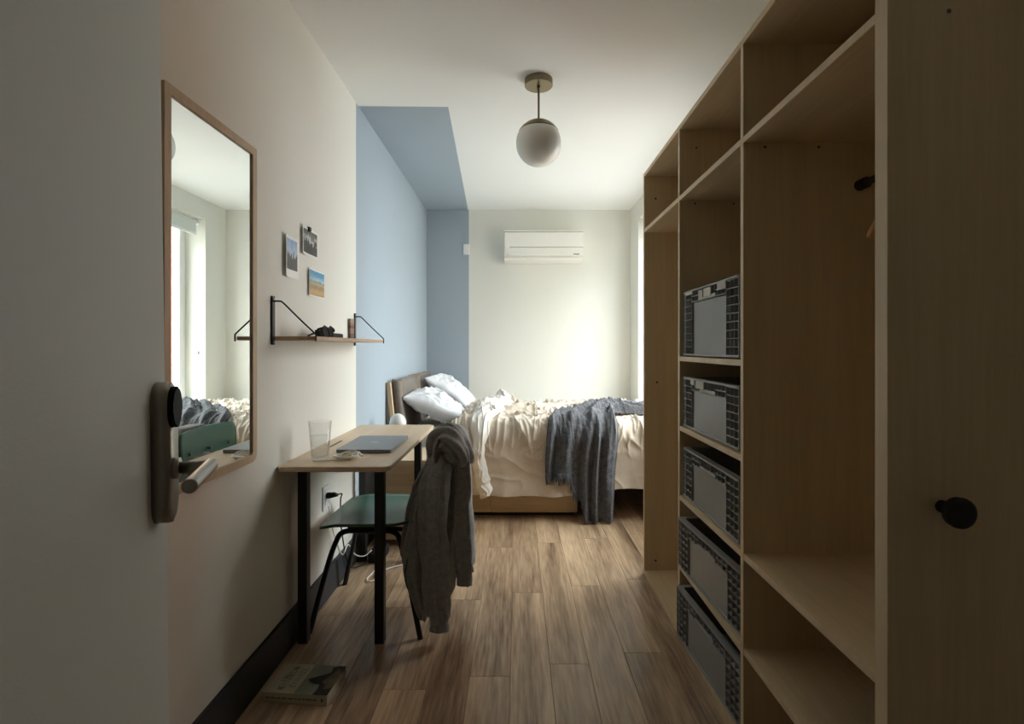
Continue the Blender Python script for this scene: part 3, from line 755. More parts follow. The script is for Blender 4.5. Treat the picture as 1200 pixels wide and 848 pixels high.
r = bmesh.ops.extrude_face_region(bm, geom=bm.faces[:])
bmesh.ops.translate(bm, verts=[e for e in r['geom'] if isinstance(e, bmesh.types.BMVert)], vec=(0, 0, -0.011))
obj('seat', bm, 'green', ch, True)
# backrest, curved panel standing parallel to the wall
bz0, bz1, bx, by0, by1 = 0.640, 0.838, -0.362, 2.195, 2.630
bm = bmesh.new()
def backf(u, v):
    a, b = sq(u, v)
    y_ = (by0+by1)/2 + a*(by1-by0)/2; z_ = (bz0+bz1)/2 + b*(bz1-bz0)/2
    return (bx + 0.05*(z_-bz0) - 0.022*a*a, y_, z_)
grid(bm, backf, NS, 10)
r = bmesh.ops.extrude_face_region(bm, geom=bm.faces[:])
bmesh.ops.translate(bm, verts=[e for e in r['geom'] if isinstance(e, bmesh.types.BMVert)], vec=(0.010, 0, 0))
bk = obj('backrest', bm, 'green', ch, True)
for yy in (2.27, 2.42, 2.575):
    bm = bmesh.new(); tube(bm, [(bx-0.014, yy, 0.735), (bx+0.004, yy, 0.735)], 0.006, 12); obj('rivet', bm, 'steel', bk)
LR = 0.0118; fz = 0.405
for y_t, yl, yr in ((2.255, 2.178, 2.135), (2.585, 2.628, 2.690)):
    bm = bmesh.new(); tube(bm, bez([(-0.876, yl, 0.0), (-0.815, (yl*0.4+y_t*0.6), 0.27), (-0.785, y_t, fz-0.035), (-0.762, y_t, fz-0.008), (-0.735, y_t, fz)], 7), LR, 12); obj('leg', bm, 'black', ch, True)
    bm = bmesh.new(); tube(bm, bez([(-0.400, yr, 0.0), (-0.475, (yr*0.4+y_t*0.6), 0.27), (-0.515, y_t, fz-0.035), (-0.535, y_t, fz-0.008), (-0.56, y_t, fz)], 7), LR, 12); obj('leg', bm, 'black', ch, True)
    bm = bmesh.new(); tube(bm, [(-0.737, y_t, fz), (-0.558, y_t, fz)], LR, 12); obj('cross_tube', bm, 'black', ch, True)
    bm = bmesh.new(); tube(bm, bez([(-0.56, y_t+0.02, fz+0.002), (-0.46, y_t+0.02, fz+0.002), (-0.40, y_t+0.02, fz+0.03), (-0.352, y_t+0.01, 0.56), (-0.334, y_t, 0.66), (-0.330, y_t, 0.77)], 7), 0.010, 12); obj('back_support', bm, 'black', ch, True)
bm = B(-0.74, -0.555, 2.25, 2.59, fz+0.006, 0.424, 0.003); obj('seat_plate', bm, 'black', ch)

# ------------------------------------------------------------------ grey hoodie over the chair back
hd = root('grey_hoodie', (-0.35, 2.3, 0.05), 'grey marl zip hoodie hanging over the back of the green chair', 'hoodie')
# body: closed wavy loops lofted from the shoulders down to the hem
#        z,   xl,    xr,    y front, y back
HB = [(0.845, -0.338, -0.268, 2.24, 2.44), (0.825, -0.335, -0.245, 2.19, 2.52), (0.78, -0.333, -0.226, 2.160, 2.56), (0.735, -0.336, -0.218, 2.145, 2.57), (0.68, -0.405, -0.218, 2.140, 2.57),
      (0.60, -0.448, -0.222, 2.135, 2.57), (0.48, -0.480, -0.214, 2.130, 2.56), (0.36, -0.508, -0.205, 2.125, 2.55), (0.27, -0.512, -0.200, 2.125, 2.53),
      (0.19, -0.492, -0.205, 2.13, 2.52), (0.10, -0.462, -0.21, 2.14, 2.50), (0.05, -0.445, -0.215, 2.15, 2.50)]
def lerp_tab(tab, z):
    for a, b in zip(tab, tab[1:]):
        if a[0] >= z >= b[0]:
            t = (a[0]-z)/(a[0]-b[0]); t = t*t*(3-2*t)*0.5 + t*0.5
            return [a[i]+(b[i]-a[i])*t for i in range(len(a))]
    return list(tab[-1] if z < tab[-1][0] else tab[0])
def hem(th):
    # hem height around the loop: pointed front corner low on the left, right panel shorter
    c, s_ = math.cos(th), math.sin(th)      # c=+1 towards +x, s=-1 towards camera
    x_ = c
    zb = 0.175 - 0.115*math.exp(-((x_+0.42)/0.30)**2)*(1 if s_ < 0.2 else 0.6)
    if x_ < -0.5: zb += 0.30*(-0.5-x_)**1.2*2.0
    zb += 0.05*sm(0.3, 0.7, x_)
    return zb
bm = bmesh.new()
def bodyf(u, v):
    th = 2*PI*u
    zb = hem(th); zt_ = 0.845
    z = zt_ + (zb-zt_)*v
    _, xl, xr, yf, yb = lerp_tab(HB, z)
    cx, cy, ax, ay = (xl+xr)/2, (yf+yb)/2, (xr-xl)/2, (yb-yf)/2
    c, s_ = math.cos(th), math.sin(th)
    px = math.copysign(abs(c)**0.85, c); py = math.copysign(abs(s_)**0.85, s_)
    # folds run down the cloth, converge at the top
    k = sm(0.0, 0.45, v)
    ph = th + 0.10*math.sin(3*th+5*v) + 0.05*nz(th*2, v*4, 5)
    fold = 0.034*(abs(math.sin(5.5*ph+0.6+0.5*v))**0.7-0.6)*1.6 + 0.028*(abs(math.sin(9.5*ph-0.8-0.9*v))-0.6) + 0.006*math.sin(27*th+2*v)
    fold *= (0.25+0.75*k)
    cr = 0.007*nz(th*2.5, z*7, 3.1)+0.004*nz(th*6, z*18, 7)
    rx_ = 1 + (fold+cr)/ax*0.45; ry_ = 1 + (fold+cr)/ay
    return (cx + px*ax*rx_, cy + py*ay*ry_, z)
vs = grid(bm, bodyf, 150, 70, closed_u=True)
bm.faces.new(vs[0])
obj('body', bm, 'hoodie', hd, True)
# sleeve hanging in front
SL = [((-0.318, 2.160, 0.790), 0.030), ((-0.325, 2.125, 0.720), 0.046), ((-0.340, 2.105, 0.62), 0.054), ((-0.343, 2.100, 0.50), 0.052), ((-0.338, 2.098, 0.38), 0.050), ((-0.330, 2.098, 0.26), 0.047), ((-0.322, 2.102, 0.15), 0.043), ((-0.318, 2.105, 0.105), 0.041)]
def tubecloth(tab, flat=0.62, amp=0.008, nf=4, seed=0.0, nn=40, m=60):
    bm = bmesh.new()
    cs = bez([t[0] for t in tab], 10); rsz = [t[1] for t in tab]
    def f(u, v):
        q = v*(len(cs)-1); i = min(int(q), len(cs)-2); p = cs[i].lerp(cs[i+1], q-i)
        q2 = v*(len(rsz)-1); j = min(int(q2), len(rsz)-2); r_ = rsz[j]+(rsz[j+1]-rsz[j])*(q2-j)
        th = 2*PI*u
        f_ = amp*math.sin(nf*th+seed+3*v)+amp*0.7*math.sin((nf+4)*th-seed-5*v)+amp*1.1*nz(th*1.5+seed, v*9, seed)
        r2 = r_+f_
        return (p.x+r2*math.cos(th), p.y+r2*math.sin(th)*flat, p.z+0.004*nz(th*2, v*14, seed+4))
    v_ = grid(bm, f, nn, m, closed_u=True); bm.faces.new(v_[0]); bm.faces.new(v_[-1][::-1])
    return bm
sv = obj('sleeve', tubecloth(SL), 'hoodie', hd, True)
obj('cuff', tubecloth([((-0.318, 2.105, 0.112), 0.038), ((-0.317, 2.105, 0.08), 0.037), ((-0.316, 2.105, 0.052), 0.039)], amp=0.0025, nf=14, m=14), 'hoodie_rib', sv, True)
SL2 = [((-0.262, 2.215, 0.800), 0.038), ((-0.246, 2.185, 0.66), 0.042), ((-0.240, 2.175, 0.50), 0.040), ((-0.230, 2.170, 0.36), 0.037), ((-0.222, 2.170, 0.26), 0.034)]
sv2 = obj('sleeve', tubecloth(SL2, seed=2.2), 'hoodie', hd, True)
obj('cuff', tubecloth([((-0.222, 2.17, 0.268), 0.031), ((-0.221, 2.17, 0.24), 0.030), ((-0.221, 2.17, 0.208), 0.032)], amp=0.0022, nf=14, m=14, seed=1.0), 'hoodie_rib', sv2, True)
# hood: a heavy rolled cowl slumping to the right, opening towards the right
HD = [((-0.345, 2.150, 0.735), 0.020), ((-0.340, 2.150, 0.785), 0.034), ((-0.322, 2.155, 0.822), 0.038), ((-0.292, 2.150, 0.822), 0.042), ((-0.262, 2.145, 0.790), 0.044), ((-0.240, 2.145, 0.752), 0.038), ((-0.238, 2.150, 0.722), 0.024)]
def hoodtube(tab, seed, amp):
    bm = bmesh.new(); cs = bez([t[0] for t in tab], 10); rsz = [t[1] for t in tab]
    def f(u, v):
        q = v*(len(cs)-1); i = min(int(q), len(cs)-2); p = cs[i].lerp(cs[i+1], q-i)
        d = (cs[min(i+2, len(cs)-1)]-cs[max(i-1, 0)]).normalized()
        q2 = v*(len(rsz)-1); j = min(int(q2), len(rsz)-2); r_ = rsz[j]+(rsz[j+1]-rsz[j])*(q2-j)
        s_ = d.cross(Vector((0, 1, 0))).normalized(); t_ = s_.cross(d).normalized()
        th = 2*PI*u
        r2 = r_ + amp*math.sin(3*th+4*v+seed)+amp*0.8*math.sin(6*th-7*v)+amp*nz(th*1.4, v*7, seed)
        return p + s_*math.cos(th)*r2 + t_*math.sin(th)*r2*1.5
    v_ = grid(bm, f, 44, 60, closed_u=True); bm.faces.new(v_[0]); bm.faces.new(v_[-1][::-1]); return bm
hood = obj('hood', hoodtube(HD, 1.0, 0.009), 'hoodie', hd, True)
HD2 = [((-0.332, 2.225, 0.790), 0.02), ((-0.310, 2.220, 0.852), 0.028), ((-0.268, 2.22, 0.838), 0.032), ((-0.234, 2.23, 0.775), 0.036), ((-0.220, 2.225, 0.730), 0.030), ((-0.222, 2.225, 0.705), 0.015)]
obj('hood_edge', hoodtube(HD2, 3.0, 0.006), 'hoodie', hood, True)
# pocket tab and zip
q = Vector(bodyf(0.66, 0.36)); bm = B(q.x-0.011, q.x+0.011, q.y-0.003, q.y+0.004, 0.588, 0.614, 0.001); obj('small_tab', bm, 'hoodie_rib', hd)
zpts = [Vector(bodyf(0.655-0.02*k/8, 0.70+0.30*k/8)) + Vector((-0.002, -0.004, 0)) for k in range(9)]
bm = bmesh.new(); tube(bm, zpts, 0.0028, 6); zp = obj('zip', bm, 'steel_dark', hd, True)
q = zpts[-1]; bm = B(q.x-0.003, q.x+0.003, q.y-0.003, q.y+0.001, q.z-0.024, q.z+0.004, 0.001); obj('zip_pull', bm, 'steel', zp)

# ------------------------------------------------------------------ paperback on the floor
bkp = root('paperback_book', (-0.745, 1.82, 0), 'thick paperback book with a rocky cover picture lying on the floor', 'book')
ba = Vector((-0.869, 1.757, 0)); ex = Vector((0.229, -0.020, 0)).normalized(); ey = Vector((0.020, 0.229, 0)).normalized()
def K(a, b, z): return ba + ex*a + ey*b + Vector((0, 0, z))
def kbox(a0, a1, b0, b1, z0, z1, bev=0.0):
    bm = bmesh.new(); box(bm, a0, a1, b0, b1, z0, z1, bev, 1)
    for v in bm.verts: v.co = K(v.co.x, v.co.y, v.co.z)
    return bm
BL, BW, BT = 0.230, 0.160, 0.034
obj('pages', kbox(0.002, BL-0.002, 0.002, BW-0.002, 0.001, BT-0.001), 'paper', bkp)
obj('back_cover', kbox(0, BL, 0, BW, 0, 0.0010), 'cover', bkp)
fc = obj('front_cover', kbox(0, BL, 0, BW, BT-0.001, BT), 'cover', bkp)
spn = obj('spine', kbox(0, BL, 0, 0.0018, 0.0005, BT-0.0005), 'cover', bkp)
def kpoly(pts, z0, z1):
    bm = bmesh.new(); extrude_poly(bm, [K(a, b, z0) for a, b in pts], [K(a, b, z1) for a, b in pts]); return bm
obj('cover_picture', kpoly([(0.112, 0), (BL, 0), (BL, BW), (0.112, BW)], BT, BT+0.0003), 'cover_green', fc)
obj('picture_rock', kpoly([(BL-0.052, 0.0), (BL, 0.0), (BL, BW), (BL-0.022, BW), (BL-0.045, 0.150), (BL-0.040, 0.120), (BL-0.062, 0.105), (BL-0.088, 0.088), (BL-0.105, 0.078), (BL-0.092, 0.064), (BL-0.070, 0.056), (BL-0.052, 0.052), (BL-0.048, 0.03)], BT+0.0003, BT+0.0005), 'cover_dark', fc)
obj('picture_slope', kpoly([(BL-0.028, 0.03), (BL-0.002, 0.04), (BL-0.002, 0.12), (BL-0.020, 0.145), (BL-0.035, 0.10), (BL-0.050, 0.070), (BL-0.032, 0.052)], BT+0.0005, BT+0.0006), 'cover_rock', fc)
bm = bmesh.new(); random.seed(3)
for a0, hgt, b0, b1 in ((0.044, 0.020, 0.018, 0.138), (0.080, 0.018, 0.034, 0.142)):
    b = b0
    while b < b1:
        wch = random.choice((0.006, 0.008, 0.010))
        st = random.choice(('I', 'N', 'Z', 'E'))
        hh = hgt*(1.45 if 0.055 < b < 0.085 and a0 < 0.06 else 1.0)
        segs = {'I': [((0, 0.5), (1, 0.5))], 'N': [((0, 0), (1, 0)), ((0, 1), (1, 1)), ((0, 0), (1, 1))], 'Z': [((0, 0), (0, 1)), ((1, 0), (1, 1)), ((0, 1), (1, 0))], 'E': [((0, 0), (1, 0)), ((0, 0), (0, 1)), ((1, 0), (1, 1))]}[st]
        for (p0, q0), (p1, q1) in segs:
            A_ = Vector((a0+hgt-hh+p0*hh, b+q0*wch, 0)); B_ = Vector((a0+hgt-hh+p1*hh, b+q1*wch, 0)); dd = (B_-A_); nn_ = Vector((-dd.y, dd.x, 0)).normalized()*0.0009
            q = [A_+nn_, A_-nn_, B_-nn_, B_+nn_]
            extrude_poly(bm, [K(v.x, v.y, BT) for v in q], [K(v.x, v.y, BT+0.0004) for v in q])
        b += wch+0.0045
obj('cover_title', bm, 'ink', fc)
bm = bmesh.new(); a = 0.014
while a < 0.19:
    wl = random.uniform(0.008, 0.020)
    q = [(a, -0.0004, 0.014), (a+wl, 0.0002, 0.0185)]
    box(bm, a, a+wl, -0.0004, 0.0005, 0.0145, 0.0185); a += wl+0.004
for v in bm.verts: v.co = K(v.co.x, v.co.y, v.co.z)
obj('spine_lettering', bm, 'ink', spn)
bm = bmesh.new(); extrude_poly(bm, [K(0.2125+0.0042*math.cos(2*PI*k/12), 0.0005, 0.0165+0.006*math.sin(2*PI*k/12)) for k in range(12)], [K(0.2125+0.0042*math.cos(2*PI*k/12), -0.0005, 0.0165+0.006*math.sin(2*PI*k/12)) for k in range(12)]); obj('publisher_mark', bm, 'ink', spn)

# ------------------------------------------------------------------ pendant lamp
lx, ly = 0.112, 2.69
pd = root('pendant_lamp', (lx, ly, 2.15), 'globe pendant lamp with opal glass and brass cap on the ceiling', 'lamp')
bm = bmesh.new(); lathe(bm, [(0.066, ZC), (0.073, ZC-0.001), (0.073, ZC-0.032), (0.071, ZC-0.035), (0.001, ZC-0.035)], lx, ly, 48); obj('ceiling_rose', bm, 'brass', pd)
bm = bmesh.new(); lathe(bm, [(0.0055, ZC-0.035), (0.0055, 2.37)], lx, ly, 16); obj('stem', bm, 'brass', pd, True)
bm = bmesh.new(); lathe(bm, [(0.009, ZC-0.052), (0.009, ZC-0.035)], lx, ly, 16); obj('stem_collar', bm, 'brass', pd, True)
gz, gr = 2.268, 0.118
bm = bmesh.new(); lathe(bm, [(gr*math.sin(PI*k/40) if 0 < k < 40 else 0.001, gz-gr*math.cos(PI*k/40)) for k in range(0, 30)], lx, ly, 48); obj('glass_globe', bm, 'opal', pd, True)
g2 = gr+0.0022
bm = bmesh.new(); lathe(bm, [(g2*math.sin(PI*k/40), gz-g2*math.cos(PI*k/40)) for k in range(27, 40)] + [(0.001, gz+g2)], lx, ly, 48); obj('brass_cap', bm, 'brass', pd, True)

# ------------------------------------------------------------------ air conditioner
ac = root('air_conditioner', (0.262, YB-0.1, 2.06), 'white split air conditioner mounted high on the back wall', 'air conditioner')
ax0, ax1 = -0.125, 0.647
prof = [(YB, 2.355), (YB-0.175, 2.355), (YB-0.195, 2.347), (YB-0.200, 2.337), (YB-0.180, 2.337), (YB-0.180, 2.329), (YB-0.200, 2.329), (YB-0.200, 2.188), (YB-0.180, 2.188), (YB-0.180, 2.179), (YB-0.200, 2.179),
        (YB-0.200, 2.13), (YB-0.1935, 2.097), (YB-0.175, 2.097), (YB-0.175, 2.088), (YB-0.1905, 2.088), (YB-0.188, 2.083), (YB-0.150, 2.062), (YB, 2.055)]
bm = bmesh.new(); extrude_poly(bm, [(ax0, y, z) for y, z in prof], [(ax1, y, z) for y, z in prof])
obj('casing', bm, 'ac', ac)
obj('front_panel', B(ax0+0.004, ax1-0.004, YB-0.206, YB-0.19, 2.189, 2.328, 0.004), 'ac', ac)
obj('louver', B(ax0+0.03, ax1-0.10, YB-0.206, YB-0.19, 2.10, 2.13, 0.004), 'ac', ac)
obj('indicator', B(ax1-0.095, ax1-0.04, YB-0.2015, YB-0.19, 2.112, 2.122), 'ac_gap', ac)
obj('sensor_window', B(ax0+0.01, ax0+0.055, YB-0.2065, YB-0.19, 2.172, 2.192, 0.002), 'white_plastic', ac)
# small white wall box on the edge of the blue paint
wb = root('wall_thermostat', (-0.513, YB-0.02, 2.145), 'small white wall box on the edge of the blue paint', 'wall box')
obj('housing', B(-0.545, -0.482, YB-0.022, YB, 2.145, 2.250, 0.003), 'white_plastic', wb)
obj('cover_plate', B(-0.541, -0.486, YB-0.025, YB-0.021, 2.150, 2.245, 0.001), 'white_plastic', wb)

# ------------------------------------------------------------------ bed
BY0, BY1 = 3.655, 5.17
bed = root('bed', (0.15, 4.4, 0), 'wide bed with pale wooden base, drawers and upholstered headboard', 'bed')
bm = B(-0.80, 0.43, BY0+0.03, BY1, 0.03, 0.24, 0.002); bs = obj('base', bm, 'bedwood', bed)
obj('drawer_front', B(-0.795, -0.19, BY0+0.012, BY0+0.0305, 0.034, 0.22, 0.002), 'bedwood', bs)
obj('drawer_front', B(-0.184, 0.425, BY0+0.012, BY0+0.0305, 0.034, 0.22, 0.002), 'bedwood', bs)
obj('plinth', B(-0.78, 0.41, BY0+0.06, BY1-0.03, 0, 0.03), 'black', bs)
obj('side_rail', B(0.43, 1.10, BY0+0.03, BY0+0.05, 0.20, 0.28), 'bedwood', bed)
obj('foot_rail', B(1.08, 1.10, BY0+0.05, BY1, 0.20, 0.28), 'bedwood', bed)
obj('slat_deck', B(0.43, 1.08, BY0+0.05, BY1, 0.24, 0.26), 'bedwood', bed)
for yy in (BY0+0.05, BY1-0.06): obj('leg', B(1.03, 1.08, yy, yy+0.05, 0, 0.24), 'bedwood', bed)
bm = B(-0.80, 1.09, BY0+0.025, BY1, 0.26, 0.615, 0.05, 4); obj('mattress', bm, 'sheet', bed, True)
# headboard leaning on the wall
def lean(bm, ang=0.10):
    piv = Vector((XL+0.10, 0, 0.45))
    for v in bm.verts:
        v.co.x -= (v.co.z-0.45)*ang
    return bm
hbY0, hbY1 = 3.60, 5.05
obj('headboard_panel', lean(B(XL+0.030, XL+0.055, hbY0, hbY1, 0.20, 0.955, 0.003)), 'leather', bed)
for yy in (hbY0+0.005, hbY1-0.035):
    obj('headboard_post', lean(B(XL+0.055, XL+0.085, yy, yy+0.03, 0.10, 0.962, 0.004)), 'bedwood_z', bed)
for a, b in ((hbY0+0.055, 4.325), (4.345, hbY1-0.045)):
    bm = bmesh.new(); box(bm, XL+0.072, XL+0.135, a, b, 0.50, 0.975, 0.022, 4)
    cu = obj('headboard_cushion', lean(bm), 'leather', bed, True)
    for yy in (a+0.055, b-0.055):
        bm = B(XL+0.0705, XL+0.1365, yy-0.004, yy+0.004, 0.50, 0.977, 0.003); obj('seam', lean(bm), 'strap', cu)

# bed surface coordinates: s = arc length across the near edge (s > 0 onto the top, s < 0 down the side)
SY, SZT, SR = 3.618, 0.655, 0.10
QL = SR*PI/4
def bedmap(x, s, off=0.0):
    if s >= QL: p = Vector((x, SY+SR+(s-QL), SZT)); n = Vector((0, 0, 1))
    elif s <= -QL: p = Vector((x, SY, SZT-SR-(-s-QL))); n = Vector((0, -1, 0))
    else:
        a = PI/4 + s/SR    # 0 -> side, pi/2 -> top
        n = Vector((0, -math.cos(a), math.sin(a))); p = Vector((x, SY+SR, SZT-SR)) + n*SR
    return p + n*off
def gauss(x, y, cx, cy, rx, ry, rot=0):
    dx, dy = x-cx, y-cy; c, s_ = math.cos(rot), math.sin(rot)
    a, b = dx*c+dy*s_, -dx*s_+dy*c
    return math.exp(-(a/rx)**2-(b/ry)**2)
def duvet_off(x, s):
    top = sm(-0.02, 0.22, s); side = 1-top
    wx, ws_ = x+0.05*nz(x*4, s*4, 9), s+0.05*nz(x*4, s*4, 17)
    lump = 0.022*nz(wx*2.6, ws_*2.6, 1.7)
    cr = 0.036*ridge(wx*6.5, ws_*8.0, 4.1)**4 + 0.026*ridge(wx*11+2*ws_, ws_*12, 8.8)**4 + 0.004*ridge(wx*20, ws_*22, 1.8)**3
    o = top*(lump + cr)
    # creases that radiate over the edge
    edge = math.exp(-((s-0.02)/0.13)**2)
    o += edge*(0.030*ridge(wx*9+2.2*ws_, ws_*3.2, 2.2)**4 + 0.018*ridge(wx*17-2*ws_, ws_*5, 5.2)**4 + 0.003*ridge(wx*26, ws_*8, 7)**3)
    # broad soft folds in the hanging side
    dn = sm(0.05, 0.45, -s)
    o += side*(0.012 + dn*(0.030*nz(wx*4.2, ws_*0.8, 6.0)+0.016*nz(wx*9, ws_*1.3, 3.0)) + 0.006*ridge(wx*7+2*ws_, ws_*6, 11)**3)
    o += 0.02*sm(0.30, 0.47, -s)
    # heaps
    o += 0.095*gauss(x, s, -0.13, 0.70, 0.17, 0.16, 0.4)*(0.8+0.5*ridge(x*9, s*9, 3)**2)
    o += 0.055*gauss(x, s, 0.12, 0.55, 0.30, 0.07, 0.35)
    o += 0.045*gauss(x, s, -0.27, 0.30, 0.09, 0.30, -0.2)
    o += 0.04*gauss(x, s, 0.95, 0.75, 0.25, 0.4)
    # tucks down at the far edge and at the foot
    return o
DX_0, DX_1, SBOT, STOP = -0.46, 1.115, -0.455, 1.36
bm = bmesh.new()
def duvf(u, v):
    x = DX_0 + (DX_1-DX_0)*u
    sb = SBOT + 0.012*nz(x*5, 0.3) + 0.05*sm(0.45, 0.75, x)
    s = sb + (STOP-sb)*v
    xe = x + (0.03*nz(0.5, s*4, 2.0) if u < 0.1 else 0)
    p = bedmap(xe, s, 0.02 + duvet_off(x, s))
    if s > 1.2: p.z -= 0.25*(s-1.2)
    # roll the open edge near the pillows down onto the mattress
    p.z -= 0.045*sm(0.05, 0.0, u) if s > 0.05 else 0
    return p
grid(bm, duvf, 330, 300)
dv = obj('duvet', bm, 'linen', None, True)
tag(dv, 'rumpled oatmeal linen duvet spread over the bed', 'duvet')
# turned-back pale edge of the duvet: a soft roll that spills over the side
TE = [(-0.12, 0.78, 0.10), (-0.16, 0.55, 0.115), (-0.20, 0.36, 0.11), (-0.235, 0.18, 0.09), (-0.255, 0.02, 0.065), (-0.265, -0.12, 0.050), (-0.262, -0.25, 0.042), (-0.245, -0.36, 0.050), (-0.215, -0.455, 0.040)]
bm = bmesh.new()
def tef(u, v):
    q = v*(len(TE)-1); i = min(int(q), len(TE)-2); t = q-i; t = t*t*(3-2*t)*0.4+t*0.6
    cx, cs_, wd = [TE[i][k]+(TE[i+1][k]-TE[i][k])*t for k in range(3)]
    a = 2*u-1
    jit = 0.018*nz(v*8, 3.3)+0.010*nz(v*21, 5.5)
    x = cx + a*wd*(1+0.25*nz(v*9, a*1.5, 1)) + jit
    hgt = 0.038*(1-abs(a)**2.4)
    o = 0.022 + duvet_off(x, cs_) + hgt + 0.012*ridge(a*2+v*3, v*16, 2)**2*(1-abs(a)) - 0.012*(abs(a) > 0.97)
    return bedmap(x, cs_+0.02*a, o)
grid(bm, tef, 40, 150)
obj('turned_edge', bm, 'linen_white', dv, True)

# pillows
def pillow(label, cx, cy, cz, w_, h_, t_, tilt, yaw, seed, roll=0.0):
    bm = bmesh.new(); N_ = 56
    R = Matrix.Translation((cx, cy, cz)) @ Matrix.Rotation(yaw, 4, 'Z') @ Matrix.Rotation(tilt, 4, 'Y') @ Matrix.Rotation(roll, 4, 'X')
    tops = {}
    for sgn in (1, -1):
        def f(u, v):
            a, b = 2*u-1, 2*v-1
            x_ = a*h_/2*(1-0.10*(1-b*b)*abs(a)**3); y_ = b*w_/2*(1-0.09*(1-a*a)*abs(b)**3)
            e = max(0.0, (1-a**2)*(1-b**2))
            z_ = sgn*t_/2*(e**0.42)
            wr_ = (0.026*ridge(a*1.6+seed, b*2.0, seed)**3 + 0.016*ridge(a*2.6+b, b*2.8+seed, seed)**3 - 0.018*ridge(a*2-b, b*1.6-seed, seed+3)**4)*e**0.6
            z_ += sgn*wr_ + 0.018*nz(a*1.3+seed, b*1.3, seed) 
            return R @ Vector((x_, y_, z_))
        grid(bm, f, N_, N_)
    bmesh.ops.remove_doubles(bm, verts=bm.verts, dist=0.0006)
    o = obj('pillow', bm, 'cotton', None, True); tag(o, label, 'pillow', 'white pillows against the headboard')
    return o
pillow('white cotton pillow slumped against the headboard beside the desk', -0.630, 4.02, 0.762, 0.64, 0.46, 0.17, 0.36, 0.06, 1.3)
pillow('white cotton pillow leaning against the headboard next to the back wall', -0.590, 4.72, 0.805, 0.62, 0.48, 0.15, 0.66, -0.04, 4.6)

# grey throw: spills over the near edge, trails to the right on top
TL = [(0.195, -0.300), (0.195, -0.16), (0.21, -0.02), (0.26, 0.10), (0.38, 0.22), (0.52, 0.38), (0.68, 0.52), (0.86, 0.48), (1.06, 0.44)]
TR = [(0.655, -0.625), (0.675, -0.34), (0.695, -0.10), (0.700, 0.02), (0.700, 0.09), (0.715, 0.14), (0.78, 0.17), (0.90, 0.17), (1.08, 0.18)]
tl = bez([(a, b, 0) for a, b in TL], 10); tr = bez([(a, b, 0) for a, b in TR], 10)
def thr_xs(a, t):
    q = t*(len(tl)-1); i = min(int(q), len(tl)-2); f = q-i
    A_ = tl[i].lerp(tl[i+1], f); B_ = tr[i].lerp(tr[i+1], f)
    # hem steps: short on the left, long on the right
    e = sm(0.52, 0.62, a)*0.62 + sm(0.34, 0.42, a)*0.38
    k = sm(0.35, 0.0, t)
    s_lin = A_.y + (B_.y-A_.y)*a; s_step = A_.y + (B_.y-A_.y)*e
    return A_.x + (B_.x-A_.x)*a, s_lin + (s_step-s_lin)*k
def thr_off(a, t, x, s):
    hang = sm(0.06, -0.10, s)
    fold = 0.5+0.5*math.sin(2*PI*(a*4.1 + 0.20*math.sin(a*7+1) + 0.14*math.sin(t*4)+0.1+0.35*nz(a*3, t*3, 6)))
    fold2 = 0.5+0.5*math.sin(2*PI*(a*9.3+0.25*math.sin(a*11)+0.3*t+0.4))
    o = hang*(0.042*fold**1.6 + 0.012*fold2) + (1-hang)*(0.040*(0.5+0.5*math.sin(2*PI*(a*3.2+0.35*t+0.15*nz(x*3, s*3, 2)))) + 0.012*(0.5+0.5*math.sin(2*PI*(a*7.3-0.6*t))) + 0.010*nz(x*6, s*6, 1))
    o += 0.055*gauss(x, s, 0.66, 0.24, 0.17, 0.15) + 0.035*gauss(x, s, 0.84, 0.34, 0.20, 0.12)
    edge = min(a, 1-a)
    o *= 0.25+0.75*sm(0, 0.06, edge)
    return o
bm = bmesh.new()
def thrf(a, t):
    x, s = thr_xs(a, t)
    x += 0.012*nz(t*5, a*4, 2)
    base = 0.25*sum(duvet_off(x+dx_, s+ds_) for dx_, ds_ in ((-0.05, 0), (0.05, 0), (0, -0.05), (0, 0.05)))*1.0 + 0.006
    if s < -0.40: base = max(base, 0.02)
    p = bedmap(x, s, 0.030 + base + thr_off(a, t, x, s))
    p.z = max(p.z, 0.012)
    return p
grid(bm, thrf, 150, 190)
th = obj('throw_blanket', bm, 'throw', None, True)
tag(th, 'charcoal knitted throw with fringe spilling over the side of the bed', 'blanket')
bm = bmesh.new(); random.seed(5)
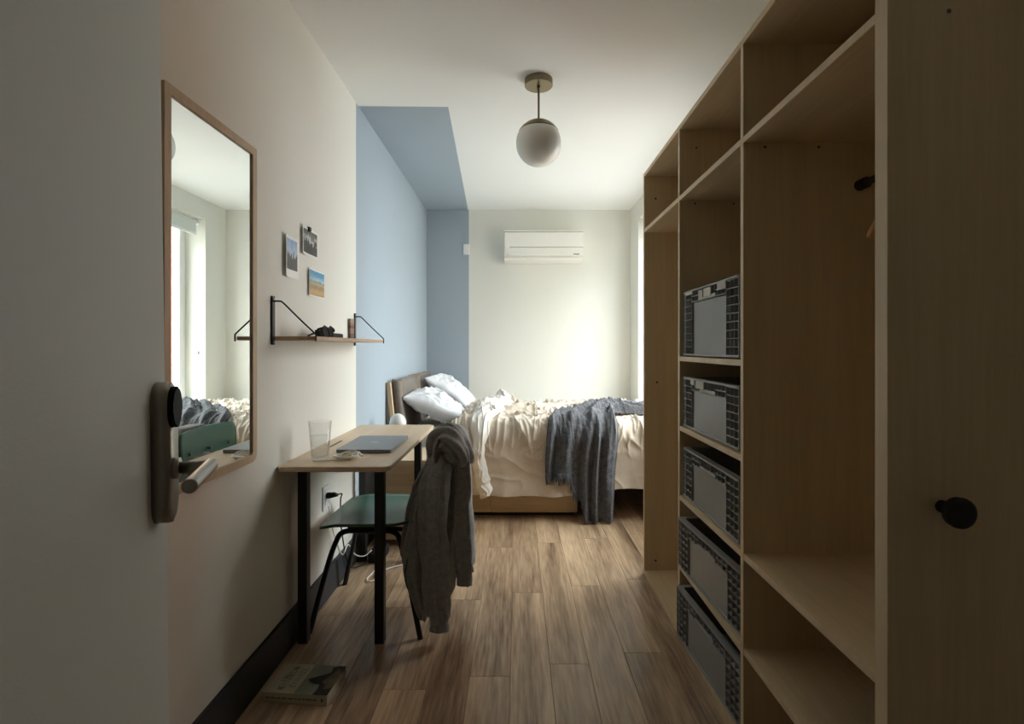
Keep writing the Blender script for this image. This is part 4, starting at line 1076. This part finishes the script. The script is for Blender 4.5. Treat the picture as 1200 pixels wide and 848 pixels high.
for k in range(64):
    a = 0.005 + 0.60*k/63
    p = Vector(thrf(a, 0.004)); L_f = random.uniform(0.055, 0.08)
    dx, dy = random.uniform(-0.008, 0.008), random.uniform(-0.006, 0.004)
    tube(bm, [p+Vector((0, 0, 0.006)), p+Vector((dx*0.4, dy, -L_f*0.5)), p+Vector((dx, dy, -L_f))], [0.004, 0.005, 0.003], 6)
fr_ = obj('fringe', bm, 'throw', th, True, kind='stuff')

# ------------------------------------------------------------------ bedside cabinet and dome lamp
ns = root('bedside_cabinet', (-0.63, 3.34, 0), 'low pale wooden bedside cabinet behind the desk', 'cabinet')
NZ = 0.52; nx0, nx1, ny0, ny1 = -0.85, -0.38, 3.13, 3.55
obj('top', B(nx0, nx1, ny0, ny1, NZ-0.02, NZ, 0.0015), 'desk', ns)
for a, b in ((nx0, nx0+0.018), (nx1-0.018, nx1)): obj('side_panel', B(a, b, ny0+0.002, ny1, 0.04, NZ-0.02), 'bedwood', ns)
obj('end_panel', B(nx0+0.018, nx1-0.018, ny0+0.002, ny0+0.020, 0.04, NZ-0.02), 'bedwood', ns)
obj('end_panel', B(nx0+0.018, nx1-0.018, ny1-0.018, ny1, 0.04, NZ-0.02), 'bedwood', ns)
obj('bottom_panel', B(nx0+0.018, nx1-0.018, ny0+0.02, ny1-0.018, 0.04, 0.06), 'bedwood', ns)
for a in (nx0+0.01, nx1-0.04):
    for b in (ny0+0.01, ny1-0.04): obj('foot', B(a, a+0.03, b, b+0.03, 0, 0.04), 'black', ns)
dl = root('dome_lamp', (-0.763, 3.30, NZ), 'small white dome topped lamp on the bedside cabinet', 'lamp')
bm = bmesh.new(); lathe(bm, [(0.04, NZ), (0.048, NZ+0.004), (0.048, NZ+0.012), (0.03, NZ+0.016)], -0.763, 3.30, 32); obj('lamp_base', bm, 'white_plastic', dl, True)
bm = bmesh.new(); lathe(bm, [(0.030, NZ+0.012), (0.052, NZ+0.018), (0.053, NZ+0.20)] + [(0.053*math.cos(a*PI/20)+0.0001, NZ+0.20+0.064*math.sin(a*PI/20)) for a in range(1, 11)], -0.763, 3.30, 32); obj('lamp_shade', bm, 'opal', dl, True)
